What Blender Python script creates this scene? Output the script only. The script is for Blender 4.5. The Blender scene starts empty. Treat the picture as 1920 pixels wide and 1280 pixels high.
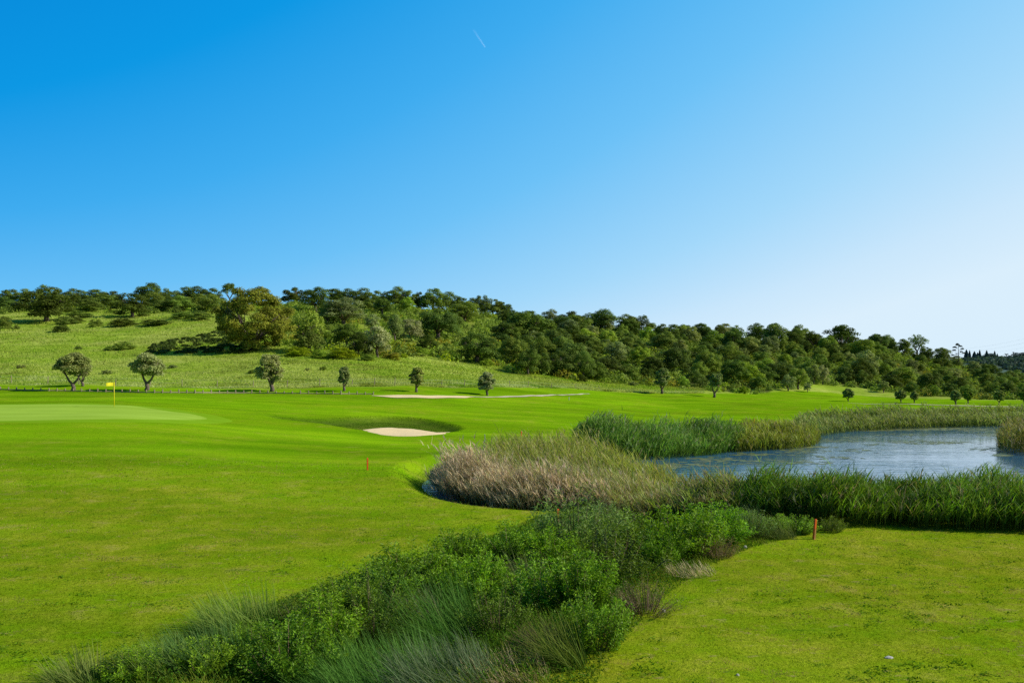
import bpy, math, random
import numpy as np
from mathutils import Vector

R = math.radians
rng = np.random.default_rng(7)
random.seed(7)
C = bpy.context.scene.collection
CAMZ, F, HY = 4.8, 1493.0, 715.0       # eye height, focal length in photo pixels, horizon row

# ------------------------------------------------------------------ noise
def _hash(ix, iy, s):
    h = (ix.astype(np.int64) * 374761393 + iy.astype(np.int64) * 668265263 + s * 974634777) & 0x7fffffff
    h = ((h ^ (h >> 13)) * 1274126177) & 0x7fffffff
    return ((h ^ (h >> 16)) & 0xffff) / 65535.0
def vn(x, y, s=0):
    x = np.asarray(x, float); y = np.asarray(y, float)
    ix = np.floor(x); iy = np.floor(y); fx = x - ix; fy = y - iy
    fx = fx * fx * (3 - 2 * fx); fy = fy * fy * (3 - 2 * fy)
    a = _hash(ix, iy, s); b = _hash(ix + 1, iy, s); c = _hash(ix, iy + 1, s); d = _hash(ix + 1, iy + 1, s)
    return (a + (b - a) * fx) * (1 - fy) + (c + (d - c) * fx) * fy
def fbm(x, y, s=0, o=4):
    v = 0; a = 0.5; t = 0
    for k in range(o):
        v = v + a * vn(x * 2 ** k + 17.3 * k, y * 2 ** k - 9.1 * k, s + k); t += a; a *= .5
    return v / t
def sst(a, b, x):
    t = np.clip((np.asarray(x, float) - a) / (b - a), 0, 1); return t * t * (3 - 2 * t)

# ------------------------------------------------------------------ the lie of the land
cols = {
 -300: [(13,1266),(30,953),(45,845),(60,790),(75,763),(95,742),(105,735),(112,728),(150,685),(200,640),(250,602),(300,582),(350,574),(450,592)],
 0:    [(13,1266),(30,953),(45,845),(60,790),(75,763),(95,742),(105,736),(112,728),(150,685),(200,640),(250,602),(300,580),(350,572),(450,590)],
 250:  [(13,1266),(30,953),(45,847),(60,789),(75,764),(95,745),(103,738),(112,730),(150,690),(200,640),(250,602),(300,580),(350,571),(450,590)],
 500:  [(13,1266),(30,953),(45,858),(60,816),(72,789),(80,775),(95,750),(105,738),(115,730),(140,695),(160,662),(200,625),(250,595),(300,577),(350,569),(450,588)],
 750:  [(13,1266),(30,953),(45,864),(60,833),(66,822),(76,795),(84,779),(95,759),(105,744),(115,733),(140,706),(170,676),(200,650),(250,610),(300,585),(340,573),(440,592)],
 1000: [(13,1266),(30,953),(45,864),(60,834),(80,800),(100,773),(120,748),(130,739),(150,725),(180,705),(210,682),(250,648),(300,614),(340,600),(440,615)],
 1250: [(13,1266),(30,953),(45,864),(70,817),(100,786),(130,762),(160,744),(180,736),(210,718),(250,690),(300,652),(350,628),(450,645)],
 1500: [(13,1266),(30,953),(45,864),(70,817),(100,787),(140,765),(180,751),(210,745),(240,732),(280,702),(340,655),(380,636),(480,655)],
 1750: [(13,1266),(30,953),(45,864),(70,817),(100,787),(150,763),(200,752),(240,746),(270,733),(310,708),(360,682),(400,670),(500,682)],
 1860: [(13,1266),(30,953),(45,864),(70,817),(100,787),(150,763),(200,751.5),(250,745),(280,740),(310,729),(360,715),(400,709),(500,715)],
 2000: [(13,1266),(30,953),(45,864),(70,817),(100,787),(150,763),(200,751),(250,745),(300,741),(350,735),(400,729),(450,726),(550,730)],
 2400: [(13,1266),(30,953),(45,864),(70,817),(100,787),(150,763),(200,751),(250,745),(300,740),(350,735),(400,730),(450,725),(550,730)],
}
PXG = np.arange(-300, 2401, 10.0); DG = np.arange(0, 701, 1.0)
ck = sorted(cols); T = []
for c in ck:
    d = np.array([0] + [p[0] for p in cols[c]] + [700], float)
    z = np.array([0] + [CAMZ - (p[1] - HY) / F * p[0] for p in cols[c]] + [0], float); z[-1] = z[-2] * .5
    T.append(np.interp(DG, d, z))
T = np.array(T)
TAB = np.array([np.interp(PXG, ck, T[:, j]) for j in range(len(DG))]).T     # px, d
def blur(a, sig, ax):
    r = int(sig * 3); k = np.exp(-.5 * (np.arange(-r, r + 1) / sig) ** 2); k /= k.sum()
    p = np.pad(a, [(r, r) if i == ax else (0, 0) for i in range(2)], mode='edge')
    return np.apply_along_axis(lambda v: np.convolve(v, k, 'valid'), ax, p)
TAB = blur(blur(TAB, 7, 0), 4, 1)
def tab(x, y):
    yy = np.clip(y, 9, 699.0)
    px = np.clip(960 + F * x / yy, -300, 2399.9)
    i = (px + 300) / 10; j = yy
    i0 = np.floor(i).astype(int); j0 = np.floor(j).astype(int); fi = i - i0; fj = j - j0
    i1 = np.minimum(i0 + 1, len(PXG) - 1); j1 = np.minimum(j0 + 1, 700)
    return (TAB[i0, j0] * (1 - fi) + TAB[i1, j0] * fi) * (1 - fj) + (TAB[i0, j1] * (1 - fi) + TAB[i1, j1] * fi) * fj

def W(px, d): return ((px - 960) / F * d, d)
def PW(px, py, z=0.0):
    d = (CAMZ - z) * F / (py - HY); return W(px, d)
def poly(pts): return np.array(pts, float)
def sdist(P, x, y):
    """signed distance to polygon, negative inside"""
    x = np.asarray(x, float); y = np.asarray(y, float)
    best = np.full(x.shape, 1e9); ins = np.zeros(x.shape, bool)
    n = len(P)
    for k in range(n):
        a = P[k]; b = P[(k + 1) % n]; e = b - a
        t = np.clip(((x - a[0]) * e[0] + (y - a[1]) * e[1]) / (e @ e), 0, 1)
        dd = np.hypot(x - a[0] - t * e[0], y - a[1] - t * e[1]); best = np.minimum(best, dd)
        c = (a[1] > y) != (b[1] > y)
        xi = a[0] + (y - a[1]) * e[0] / (e[1] if abs(e[1]) > 1e-9 else 1e-9)
        ins ^= c & (x < xi)
    return np.where(ins, -best, best)
def inside(P, x, y): return sdist(P, x, y) < 0
def ldist(L, x, y):
    best = np.full(np.shape(x), 1e9)
    for a, b in zip(L[:-1], L[1:]):
        e = b - a; t = np.clip(((x - a[0]) * e[0] + (y - a[1]) * e[1]) / (e @ e), 0, 1)
        best = np.minimum(best, np.hypot(x - a[0] - t * e[0], y - a[1] - t * e[1]))
    return best
def smooth(P, n=6):
    """closed Catmull-Rom"""
    P = np.array(P, float); m = len(P); out = []
    for i in range(m):
        p0, p1, p2, p3 = P[i - 1], P[i], P[(i + 1) % m], P[(i + 2) % m]
        for t in np.linspace(0, 1, n, endpoint=False):
            out.append(.5 * ((2 * p1) + (-p0 + p2) * t + (2 * p0 - 5 * p1 + 4 * p2 - p3) * t * t + (-p0 + 3 * p1 - 3 * p2 + p3) * t ** 3))
    return np.array(out)

WZ = -0.6
POND = smooth([PW(806,906,WZ), W(838,36.5), W(905,33), W(1020,31.3), W(1200,31), W(1400,31.3), W(1600,31), W(1920,30.6), W(2150,31),
               W(2250,45), W(2150,70), W(2050,96), PW(1930,794,WZ), PW(1800,797,WZ), PW(1650,800,WZ), PW(1550,810,WZ), PW(1480,826,WZ), PW(1400,842,WZ),
               PW(1290,848,WZ), PW(1180,856,WZ), PW(1050,860,WZ), PW(950,870,WZ), PW(870,880,WZ)], 5)
DITCH = poly([W(520,10), W(600,13), W(800,15.5), W(960,18), W(1080,20.5), W(1180,23), W(1220,27.5), W(1200,31)])
BUNK = smooth([W(690,75), W(745,77), W(815,75.6), W(845,73.3), W(828,69.5), W(775,67.2), W(705,68), W(676,71.5)], 5)
BUNK2 = smooth([W(490,77), W(560,76), W(640,79), W(720,83), W(800,82), W(862,77), W(862,73.5), W(800,70), W(700,69.3), W(600,72.5), W(520,74.5)], 5)
GREEN = smooth([W(-260,70), W(-100,77), W(100,79), W(240,78.5), W(340,74.5), W(408,69), W(330,64.5), W(180,61), W(0,59.8), W(-200,60)], 6)

def zfun(x, y):
    x = np.asarray(x, float); y = np.asarray(y, float)
    z = tab(x, y)
    far = sst(20, 140, y)
    z = z + (fbm(x / 9, y / 9, 3, 3) - .5) * (.18 + .55 * far) * sst(9, 16, y)
    z = z + (fbm(x / 26, y / 40, 9, 2) - .5) * 1.1 * sst(110, 180, y)
    z = z + 3.0 * (1 - sst(0.5, 11.5, np.hypot(x * .5, np.maximum(y, 0)))) 
    dd = ldist(DITCH, x, y)
    z = z - .55 * np.exp(-(dd / 1.5) ** 2) * sst(11, 13, y)
    b2 = sdist(BUNK2, x, y)
    z = z - (.85 - .05 * np.clip(y - 69, 0, 7)) * (1 - sst(-1.7, .1, b2))
    s = sdist(POND, x, y)
    bank = sst(0, 2.2, s)
    z = np.where(s > 0, (WZ - .08) * (1 - bank) + z * bank, WZ - .08 - .5 * sst(0, 3, -s))
    return z

def at(px, py):
    d = np.arange(8, 640, .2); u = (px - 960) / F
    g = zfun(u * d, d); ray = CAMZ - (py - HY) / F * d
    h = np.nonzero(g >= ray)[0]
    i = h[0] if len(h) else int(np.argmax(np.where(d < 480, (g - CAMZ) / d, -9)))
    return float(u * d[i]), float(d[i]), float(g[i])
def zz(x, y): return float(zfun(np.array([x]), np.array([y]))[0])

# ------------------------------------------------------------------ mesh helpers
def mesh(name, V, faces, mats, cols=None, fmat=None, smooth_=False):
    """faces: int array (n,k) or list of such arrays"""
    me = bpy.data.meshes.new(name)
    V = np.asarray(V, np.float32)
    if not isinstance(faces, list): faces = [faces]
    faces = [np.asarray(f, np.int32) for f in faces if len(f)]
    me.vertices.add(len(V)); me.vertices.foreach_set('co', V.ravel())
    loops = np.concatenate([f.ravel() for f in faces]); cnt = np.concatenate([np.full(len(f), f.shape[1], np.int32) for f in faces])
    me.loops.add(len(loops)); me.loops.foreach_set('vertex_index', loops)
    me.polygons.add(len(cnt)); st = np.zeros(len(cnt), np.int32); st[1:] = np.cumsum(cnt)[:-1]
    me.polygons.foreach_set('loop_start', st)
    if fmat is not None: me.polygons.foreach_set('material_index', np.asarray(fmat, np.int32))
    me.polygons.foreach_set('use_smooth', np.full(len(cnt), smooth_, bool))
    me.update(calc_edges=True)
    if cols is not None:
        a = me.attributes.new('col', 'FLOAT_COLOR', 'POINT')
        c = np.ones((len(V), 4), np.float32); c[:, :3] = cols; a.data.foreach_set('color', c.ravel())
    for m in (mats if isinstance(mats, (list, tuple)) else [mats]): me.materials.append(m)
    return me
def link(name, me, parent=None, loc=None):
    o = bpy.data.objects.new(name, me); C.objects.link(o)
    if parent: o.parent = parent
    if loc is not None: o.location = loc
    return o
def tag(o, label, cat=None, group=None, kind=None):
    o['label'] = label
    if cat: o['category'] = cat
    if group: o['group'] = group
    if kind: o['kind'] = kind
    return o
def empty(name, loc, label, cat, group=None, rz=0, sc=(1, 1, 1)):
    o = bpy.data.objects.new(name, None); C.objects.link(o); o.location = loc; o.rotation_euler = (0, 0, rz); o.scale = sc
    o.empty_display_size = .2
    return tag(o, label, cat, group)

class Geo:
    def __init__(s): s.V = []; s.Q = []; s.T = []; s.c = []; s.n = 0; s.mq = []; s.mt = []
    def add(s, V, quads=None, tris=None, col=(1, 1, 1), mi=0):
        V = np.asarray(V, float).reshape(-1, 3)
        c = np.broadcast_to(np.asarray(col, float), V.shape) if np.ndim(col) <= 1 else np.asarray(col)
        s.V.append(V); s.c.append(c)
        if quads is not None and len(quads): s.Q.append(np.asarray(quads) + s.n); s.mq.append(np.full(len(quads), mi))
        if tris is not None and len(tris): s.T.append(np.asarray(tris) + s.n); s.mt.append(np.full(len(tris), mi))
        s.n += len(V)
    def build(s, name, mats, smooth_=False):
        f = []; fm = []
        if s.Q: f.append(np.concatenate(s.Q)); fm.append(np.concatenate(s.mq))
        if s.T: f.append(np.concatenate(s.T)); fm.append(np.concatenate(s.mt))
        return mesh(name, np.concatenate(s.V), f, mats, np.concatenate(s.c), np.concatenate(fm), smooth_)

def tube(G, path, rad, n=7, col=(1, 1, 1), mi=0, cap=True):
    P = np.asarray(path, float); m = len(P); rad = np.broadcast_to(np.asarray(rad, float), (m,))
    V = []
    for i in range(m):
        t = P[min(i + 1, m - 1)] - P[max(i - 1, 0)]; t = t / (np.linalg.norm(t) + 1e-9)
        a = np.cross(t, [0, 0, 1.0]) if abs(t[2]) < .95 else np.cross(t, [1.0, 0, 0]); a /= np.linalg.norm(a); b = np.cross(t, a)
        for k in range(n):
            w = 2 * math.pi * k / n; V.append(P[i] + rad[i] * (math.cos(w) * a + math.sin(w) * b))
    q = [(i * n + k, i * n + (k + 1) % n, (i + 1) * n + (k + 1) % n, (i + 1) * n + k) for i in range(m - 1) for k in range(n)]
    tr = []
    if cap:
        V.append(P[-1]); tr = [((m - 1) * n + k, (m - 1) * n + (k + 1) % n, m * n) for k in range(n)]
        V.append(P[0]); tr += [((k + 1) % n, k, m * n + 1) for k in range(n)]
    G.add(V, q, tr, col, mi)

def blades(G, base, az, L, wid, lean, bend, c0, c1, nseg=3, roll=None, taper=.8, mi=0):
    """bent tapering strips: base (n,3), az direction of lean, colours c0 at the foot to c1 at the tip (n,3)"""
    n = len(base)
    az, L, wid, lean, bend = [np.broadcast_to(np.asarray(v, float), (n,)) for v in (az, L, wid, lean, bend)]
    c0 = np.broadcast_to(np.asarray(c0, float), (n, 3)); c1 = np.broadcast_to(np.asarray(c1, float), (n, 3))
    if roll is None: roll = rng.uniform(0, math.pi, n)
    hx, hy = np.cos(az), np.sin(az)
    sx, sy = np.cos(roll), np.sin(roll)
    p = np.array(base, float); pts = [p.copy()]
    for k in range(nseg):
        th = lean + bend * ((k + .5) / nseg); s = L / nseg
        p = p + np.stack([np.sin(th) * hx * s, np.sin(th) * hy * s, np.cos(th) * s], 1); pts.append(p.copy())
    V = np.zeros((n, 2 * nseg + 1, 3)); K = np.zeros((n, 2 * nseg + 1, 3))
    for k in range(nseg):
        t = k / nseg; w = wid * (1 - t ** 1.6 * taper) * .5; off = np.stack([sx * w, sy * w, 0 * w], 1)
        V[:, 2 * k] = pts[k] - off; V[:, 2 * k + 1] = pts[k] + off
        K[:, 2 * k] = K[:, 2 * k + 1] = c0 + (c1 - c0) * t
    V[:, -1] = pts[-1]; K[:, -1] = c1
    st = (np.arange(n) * (2 * nseg + 1))[:, None]
    q = np.concatenate([st + np.array([[2 * k, 2 * k + 1, 2 * k + 3, 2 * k + 2]]) for k in range(nseg - 1)]) if nseg > 1 else None
    tr = st + np.array([[2 * nseg - 2, 2 * nseg - 1, 2 * nseg]])
    G.add(V.reshape(-1, 3), q, tr, K.reshape(-1, 3), mi)
    return pts

def leaves(G, pos, nrm, ln, wd, col, mi=0, axis=None):
    """diamond leaves: pos (n,3), normals (n,3)"""
    n = len(pos)
    nrm = nrm / (np.linalg.norm(nrm, axis=1, keepdims=True) + 1e-9)
    r = rng.normal(size=(n, 3)) if axis is None else axis
    a = r - (r * nrm).sum(1, keepdims=True) * nrm; a /= np.linalg.norm(a, axis=1, keepdims=True) + 1e-9
    b = np.cross(nrm, a)
    ln = np.broadcast_to(np.asarray(ln, float), (n,))[:, None]; wd = np.broadcast_to(np.asarray(wd, float), (n,))[:, None]
    V = np.stack([pos - a * ln * .5, pos + b * wd * .5 - a * ln * .08, pos + a * ln * .5, pos - b * wd * .5 - a * ln * .08], 1)
    col = np.broadcast_to(np.asarray(col, float), (n, 3))
    K = np.repeat(col[:, None, :], 4, 1)
    G.add(V.reshape(-1, 3), np.arange(4 * n).reshape(n, 4), None, K.reshape(-1, 3), mi)

def sph(n):
    v = rng.normal(size=(n, 3)); return v / np.linalg.norm(v, axis=1, keepdims=True)

# ------------------------------------------------------------------ materials
def mat(name):
    m = bpy.data.materials.new(name); m.use_nodes = True; nt = m.node_tree; nt.nodes.clear()
    return m, nt, nt.nodes, nt.links
def N(nt, t, **k):
    n = nt.nodes.new(t)
    for a, b in k.items():
        if a in n.inputs: n.inputs[a].default_value = b
        else: setattr(n, a, b)
    return n
def mathn(nt, op, a, b=None, clamp=False):
    n = nt.nodes.new('ShaderNodeMath'); n.operation = op; n.use_clamp = clamp
    for i, v in enumerate((a, b)):
        if v is None: continue
        if isinstance(v, (int, float)): n.inputs[i].default_value = v
        else: nt.links.new(v, n.inputs[i])
    return n.outputs[0]
def mixc(nt, f, a, b, mode='MIX'):
    n = nt.nodes.new('ShaderNodeMix'); n.data_type = 'RGBA'; n.blend_type = mode
    for s, v in (('Factor', f),):
        if isinstance(v, (int, float)): n.inputs[0].default_value = v
        else: nt.links.new(v, n.inputs[0])
    for i, v in ((6, a), (7, b)):
        if isinstance(v, (tuple, list)): n.inputs[i].default_value = (*v[:3], 1)
        else: nt.links.new(v, n.inputs[i])
    return n.outputs[2]
def noise(nt, vec, scale, detail=3, rough=.55, sx=None):
    n = N(nt, 'ShaderNodeTexNoise', Scale=scale, Detail=detail, Roughness=rough)
    if sx is not None:
        mp = N(nt, 'ShaderNodeMapping'); mp.inputs['Scale'].default_value = sx; nt.links.new(vec, mp.inputs[0]); vec = mp.outputs[0]
    nt.links.new(vec, n.inputs['Vector']); return n.outputs[0]
def ramp(nt, f, stops):
    n = nt.nodes.new('ShaderNodeValToRGB'); e = n.color_ramp.elements
    while len(e) < len(stops): e.new(.5)
    for i, (p, c) in enumerate(stops): e[i].position = p; e[i].color = (*c, 1) if isinstance(c, (tuple, list)) else (c, c, c, 1)
    nt.links.new(f, n.inputs[0]); return n.outputs[0]

def foliage(name, transl=.3, vary=.25, spec=.12, rough=.55, tint=(1.15, 1.2, .55)):
    """leaf material: colour attribute x object colour, with a translucent share"""
    m, nt, n, l = mat(name)
    at_ = N(nt, 'ShaderNodeAttribute', attribute_name='col')
    oi = N(nt, 'ShaderNodeObjectInfo')
    c = mixc(nt, 1.0, at_.outputs['Color'], oi.outputs['Color'], 'MULTIPLY')
    geo = N(nt, 'ShaderNodeNewGeometry')
    f = mathn(nt, 'MULTIPLY_ADD', geo.outputs['Random Per Island'], vary * 2); 
    f.node.inputs[2].default_value = 1 - vary
    hs = N(nt, 'ShaderNodeHueSaturation'); l.new(c, hs.inputs['Color']); l.new(f, hs.inputs['Value'])
    p = N(nt, 'ShaderNodeBsdfPrincipled', Roughness=rough); p.inputs['Specular IOR Level'].default_value = spec
    l.new(hs.outputs[0], p.inputs['Base Color'])
    tr = N(nt, 'ShaderNodeBsdfTranslucent'); l.new(mixc(nt, 1.0, hs.outputs[0], tint, 'MULTIPLY'), tr.inputs['Color'])
    mx = N(nt, 'ShaderNodeMixShader', Fac=transl); l.new(p.outputs[0], mx.inputs[1]); l.new(tr.outputs[0], mx.inputs[2])
    o = N(nt, 'ShaderNodeOutputMaterial'); l.new(mx.outputs[0], o.inputs[0]); return m
def solid(name, col, rough=.7, nscale=20, namt=.25, bump=.2, bdist=.02, spec=.3, coords='Object'):
    m, nt, n, l = mat(name)
    tc = N(nt, 'ShaderNodeTexCoord'); v = tc.outputs[coords]
    ns = noise(nt, v, nscale, 4, .6)
    c = ramp(nt, ns, [(.25, tuple(k * (1 - namt) for k in col)), (.75, tuple(min(1, k * (1 + namt)) for k in col))])
    p = N(nt, 'ShaderNodeBsdfPrincipled', Roughness=rough); p.inputs['Specular IOR Level'].default_value = spec
    l.new(c, p.inputs['Base Color'])
    b = N(nt, 'ShaderNodeBump', Strength=bump, Distance=bdist); l.new(ns, b.inputs['Height']); l.new(b.outputs[0], p.inputs['Normal'])
    o = N(nt, 'ShaderNodeOutputMaterial'); l.new(p.outputs[0], o.inputs[0]); return m

def lawn_material():
    m, nt, n, l = mat('turf')
    tc = N(nt, 'ShaderNodeTexCoord'); v = tc.outputs['Object']
    at_ = N(nt, 'ShaderNodeAttribute', attribute_name='col'); sp = N(nt, 'ShaderNodeSeparateColor'); l.new(at_.outputs['Color'], sp.inputs[0])
    dry, mead, soil_shade = sp.outputs
    big = noise(nt, v, .11, 3, .6); mid = noise(nt, v, .75, 4, .65); fine = noise(nt, v, 9, 3, .7); vfine = noise(nt, v, 45, 2, .7)
    strk = noise(nt, v, 1, 3, .6, (.045, .35, .2))
    lush = ramp(nt, strk, [(.3, (.115, .25, .003)), (.5, (.165, .325, .004)), (.7, (.225, .385, .006))])
    drygr = ramp(nt, mid, [(.25, (.13, .195, .006)), (.45, (.215, .255, .010)), (.6, (.29, .31, .02)), (.78, (.36, .31, .08))])
    f = mathn(nt, 'ADD', mathn(nt, 'MULTIPLY', mathn(nt, 'SUBTRACT', big, .5), 1.6), dry)
    f = mathn(nt, 'ADD', f, mathn(nt, 'MULTIPLY', mathn(nt, 'SUBTRACT', mid, .5), 1.3), True)
    c = mixc(nt, f, lush, drygr)
    # bare thatch flecks and dark clover tufts
    fl = noise(nt, v, 2.3, 4, .75, (.6, 1.1, 1))
    c = mixc(nt, mathn(nt, 'MULTIPLY', ramp(nt, fl, [(.60, 0), (.68, 1)]), mathn(nt, 'MULTIPLY', dry, .75)), c, (.36, .25, .11))
    tf = noise(nt, v, 1.7, 4, .7, (.7, 1.2, 1.3))
    c = mixc(nt, mathn(nt, 'MULTIPLY', ramp(nt, tf, [(.60, 0), (.68, 1)]), mathn(nt, 'MULTIPLY', dry, .8)), c, (.05, .15, .008))
    mnoise = noise(nt, v, .35, 5, .7); mn2 = noise(nt, v, .05, 4, .6)
    mc = ramp(nt, mnoise, [(.3, (.22, .30, .025)), (.5, (.33, .40, .06)), (.66, (.42, .46, .11)), (.8, (.48, .50, .2))])
    mc = mixc(nt, ramp(nt, mn2, [(.4, 0), (.6, .75)]), mc, ramp(nt, mnoise, [(.3, (.16, .29, .01)), (.7, (.28, .39, .03))]))
    c = mixc(nt, mead, c, mc)
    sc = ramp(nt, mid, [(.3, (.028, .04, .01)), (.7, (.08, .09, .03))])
    c = mixc(nt, soil_shade, c, sc)  # one dark tone serves bare ground and painted shade alike
    k = mathn(nt, 'MULTIPLY_ADD', fine, .9); k.node.inputs[2].default_value = .55
    k2 = mathn(nt, 'MULTIPLY_ADD', vfine, .7); k2.node.inputs[2].default_value = .65
    hs = N(nt, 'ShaderNodeHueSaturation'); l.new(c, hs.inputs['Color']); lo_ = noise(nt, v, 1, 2, .5, (.035, .11, .1)); k3 = mathn(nt, 'MULTIPLY_ADD', lo_, .9); k3.node.inputs[2].default_value = .56
    l.new(mathn(nt, 'MULTIPLY', k3, mathn(nt, 'MULTIPLY', k, k2)), hs.inputs['Value'])
    p = N(nt, 'ShaderNodeBsdfPrincipled', Roughness=.95); p.inputs['Specular IOR Level'].default_value = 0
    l.new(hs.outputs[0], p.inputs['Base Color'])
    hgt = mathn(nt, 'ADD', mathn(nt, 'MULTIPLY', fine, .6), mathn(nt, 'ADD', mathn(nt, 'MULTIPLY', vfine, .25), mathn(nt, 'MULTIPLY', mid, 1.2)))
    b = N(nt, 'ShaderNodeBump', Strength=.55, Distance=.08); l.new(hgt, b.inputs['Height']); l.new(b.outputs[0], p.inputs['Normal'])
    o = N(nt, 'ShaderNodeOutputMaterial'); l.new(p.outputs[0], o.inputs[0]); return m

def green_material():
    m, nt, n, l = mat('green_turf')
    tc = N(nt, 'ShaderNodeTexCoord'); v = tc.outputs['Object']
    a = noise(nt, v, 1, 3, .5, (.05, .5, .3)); fine = noise(nt, v, 14, 2, .6)
    c = ramp(nt, a, [(.3, (.285, .44, .04)), (.7, (.36, .53, .065))])
    ea = N(nt, 'ShaderNodeAttribute', attribute_name='col')
    ef = mathn(nt, 'ADD', ea.outputs['Fac'], mathn(nt, 'MULTIPLY', mathn(nt, 'SUBTRACT', noise(nt, v, .9, 3, .6), .5), .06))
    c = mixc(nt, ramp(nt, ef, [(.90, 0), (.995, 1)]), c, (.165, .315, .005))
    k = mathn(nt, 'MULTIPLY_ADD', fine, .4); k.node.inputs[2].default_value = .8
    hs = N(nt, 'ShaderNodeHueSaturation'); l.new(c, hs.inputs['Color']); l.new(k, hs.inputs['Value'])
    p = N(nt, 'ShaderNodeBsdfPrincipled', Roughness=.95); p.inputs['Specular IOR Level'].default_value = 0; l.new(hs.outputs[0], p.inputs['Base Color'])
    o = N(nt, 'ShaderNodeOutputMaterial'); l.new(p.outputs[0], o.inputs[0]); return m
def water_material():
    m, nt, n, l = mat('pond_water')
    tc = N(nt, 'ShaderNodeTexCoord'); v = tc.outputs['Object']
    a = noise(nt, v, 1, 2, .5, (.7, 2.0, 1)); b_ = noise(nt, v, 1, 1, .5, (3, 7, 1)); patch = noise(nt, v, 1, 3, .5, (.05, .13, 1))
    h = mathn(nt, 'ADD', mathn(nt, 'MULTIPLY', a, .7), mathn(nt, 'MULTIPLY', b_, .18))
    b = N(nt, 'ShaderNodeBump', Distance=.14); l.new(h, b.inputs['Height'])
    l.new(ramp(nt, patch, [(.42, .07), (.62, .36)]), b.inputs['Strength'])
    p = N(nt, 'ShaderNodeBsdfPrincipled', Roughness=.05, IOR=1.33); p.inputs['Base Color'].default_value = (.04, .14, .245, 1)
    p.inputs['Specular IOR Level'].default_value = .5
    l.new(b.outputs[0], p.inputs['Normal'])
    o = N(nt, 'ShaderNodeOutputMaterial'); l.new(p.outputs[0], o.inputs[0]); return m
def emis(name, col, s, alpha):
    m, nt, n, l = mat(name)
    d = N(nt, 'ShaderNodeBsdfDiffuse'); d.inputs[0].default_value = (*col, 1)
    t = N(nt, 'ShaderNodeBsdfTransparent'); tl = N(nt, 'ShaderNodeBsdfTranslucent'); tl.inputs[0].default_value = (*col, 1)
    ad = N(nt, 'ShaderNodeAddShader'); l.new(d.outputs[0], ad.inputs[0]); l.new(tl.outputs[0], ad.inputs[1])
    at_ = N(nt, 'ShaderNodeAttribute', attribute_name='col')
    mx = N(nt, 'ShaderNodeMixShader'); l.new(mathn(nt, 'MULTIPLY', at_.outputs['Fac'], alpha), mx.inputs[0]); l.new(t.outputs[0], mx.inputs[1]); l.new(ad.outputs[0], mx.inputs[2])
    o = N(nt, 'ShaderNodeOutputMaterial'); l.new(mx.outputs[0], o.inputs[0]); return m

M_TURF = lawn_material(); M_GREEN = green_material(); M_WATER = water_material()
M_SAND = solid('bunker_sand', (.82, .62, .33), .95, 3, .12, .5, .05)
M_PATH = solid('gravel_path', (.58, .50, .34), .95, 6, .15, .3, .03)
M_LEAF = foliage('tree_leaves', .3, spec=.03); M_BUSH = foliage('bush_leaves', .33, spec=.16, rough=.5); M_REED = foliage('reed_blades', .38, .22, .12, .5)
M_DRY = foliage('dry_stems', .25, .3, .05, .7, (1.1, 1.0, .8)); M_GRASS = foliage('grass_blades', .35, .2, 0, .6)
M_BARK = solid('bark', (.14, .11, .085), .9, 6, .4, .8, .05); M_TWIG = solid('twigs', (.16, .11, .075), .9, 12, .3, .3, .02)
M_POST = solid('weathered_timber', (.30, .24, .17), .85, 8, .3, .5, .02); M_RED = solid('red_paint', (.72, .12, .015), .5, 9, .25, .3, .01)
M_RAW = solid('bare_wood_end', (.42, .2, .06), .7, 9, .3, .3, .01)
M_WIRE = solid('galvanised_wire', (.35, .35, .34), .5, 5, .1, .1, .01); M_GREY = solid('grey_metal', (.25, .3, .28), .5, 5, .15, .1, .01)
M_FLAG = solid('yellow_cloth', (.82, .72, .02), .6, 4, .06, .1, .02); M_PIN = solid('yellow_pole', (.80, .68, .02), .35, 4, .05, .05, .01)
M_WHITE = solid('pale_stone', (.46, .44, .40), .8, 14, .25, .5, .02); M_ALGAE = foliage('floating_weed', .1, .2, .3, .5)
M_HILL = solid('far_woodland_floor', (.05, .10, .07), .95, .05, .3, .2, .2)  # blue cast put into the base colour as distance haze
M_TRAIL = emis('ice_trail', (.95, .97, 1), 1, .25)

# ------------------------------------------------------------------ terrain sheet
ys = [-11.0, -6, -3, -1, .5, 2, 4, 6, 8]
y = 9.0
while y < 520: ys.append(y); y += max(.10, y * .0072)
while y < 5200: ys.append(y); y *= 1.12
ys = np.array(ys)
inner = np.linspace(-.72, .72, 520)
us = np.concatenate([np.linspace(-1.6, -.74, 22), inner, np.linspace(.74, 1.6, 22)])
X = us[None, :] * (ys[:, None] + 12); Y = np.repeat(ys[:, None], len(us), 1)
Z = zfun(X, np.minimum(Y, 690)); fall = sst(600, 1100, Y); Z = Z * (1 - fall) - 6 * fall
V = np.stack([X, Y, Z], -1).reshape(-1, 3)
ny, nx = X.shape
idx = np.arange(ny * nx).reshape(ny, nx)
Q = np.stack([idx[:-1, :-1], idx[:-1, 1:], idx[1:, 1:], idx[1:, :-1]], -1).reshape(-1, 4)
xf, yf = V[:, 0], V[:, 1]
pxv = 960 + F * xf / np.maximum(yf, 5)
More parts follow.
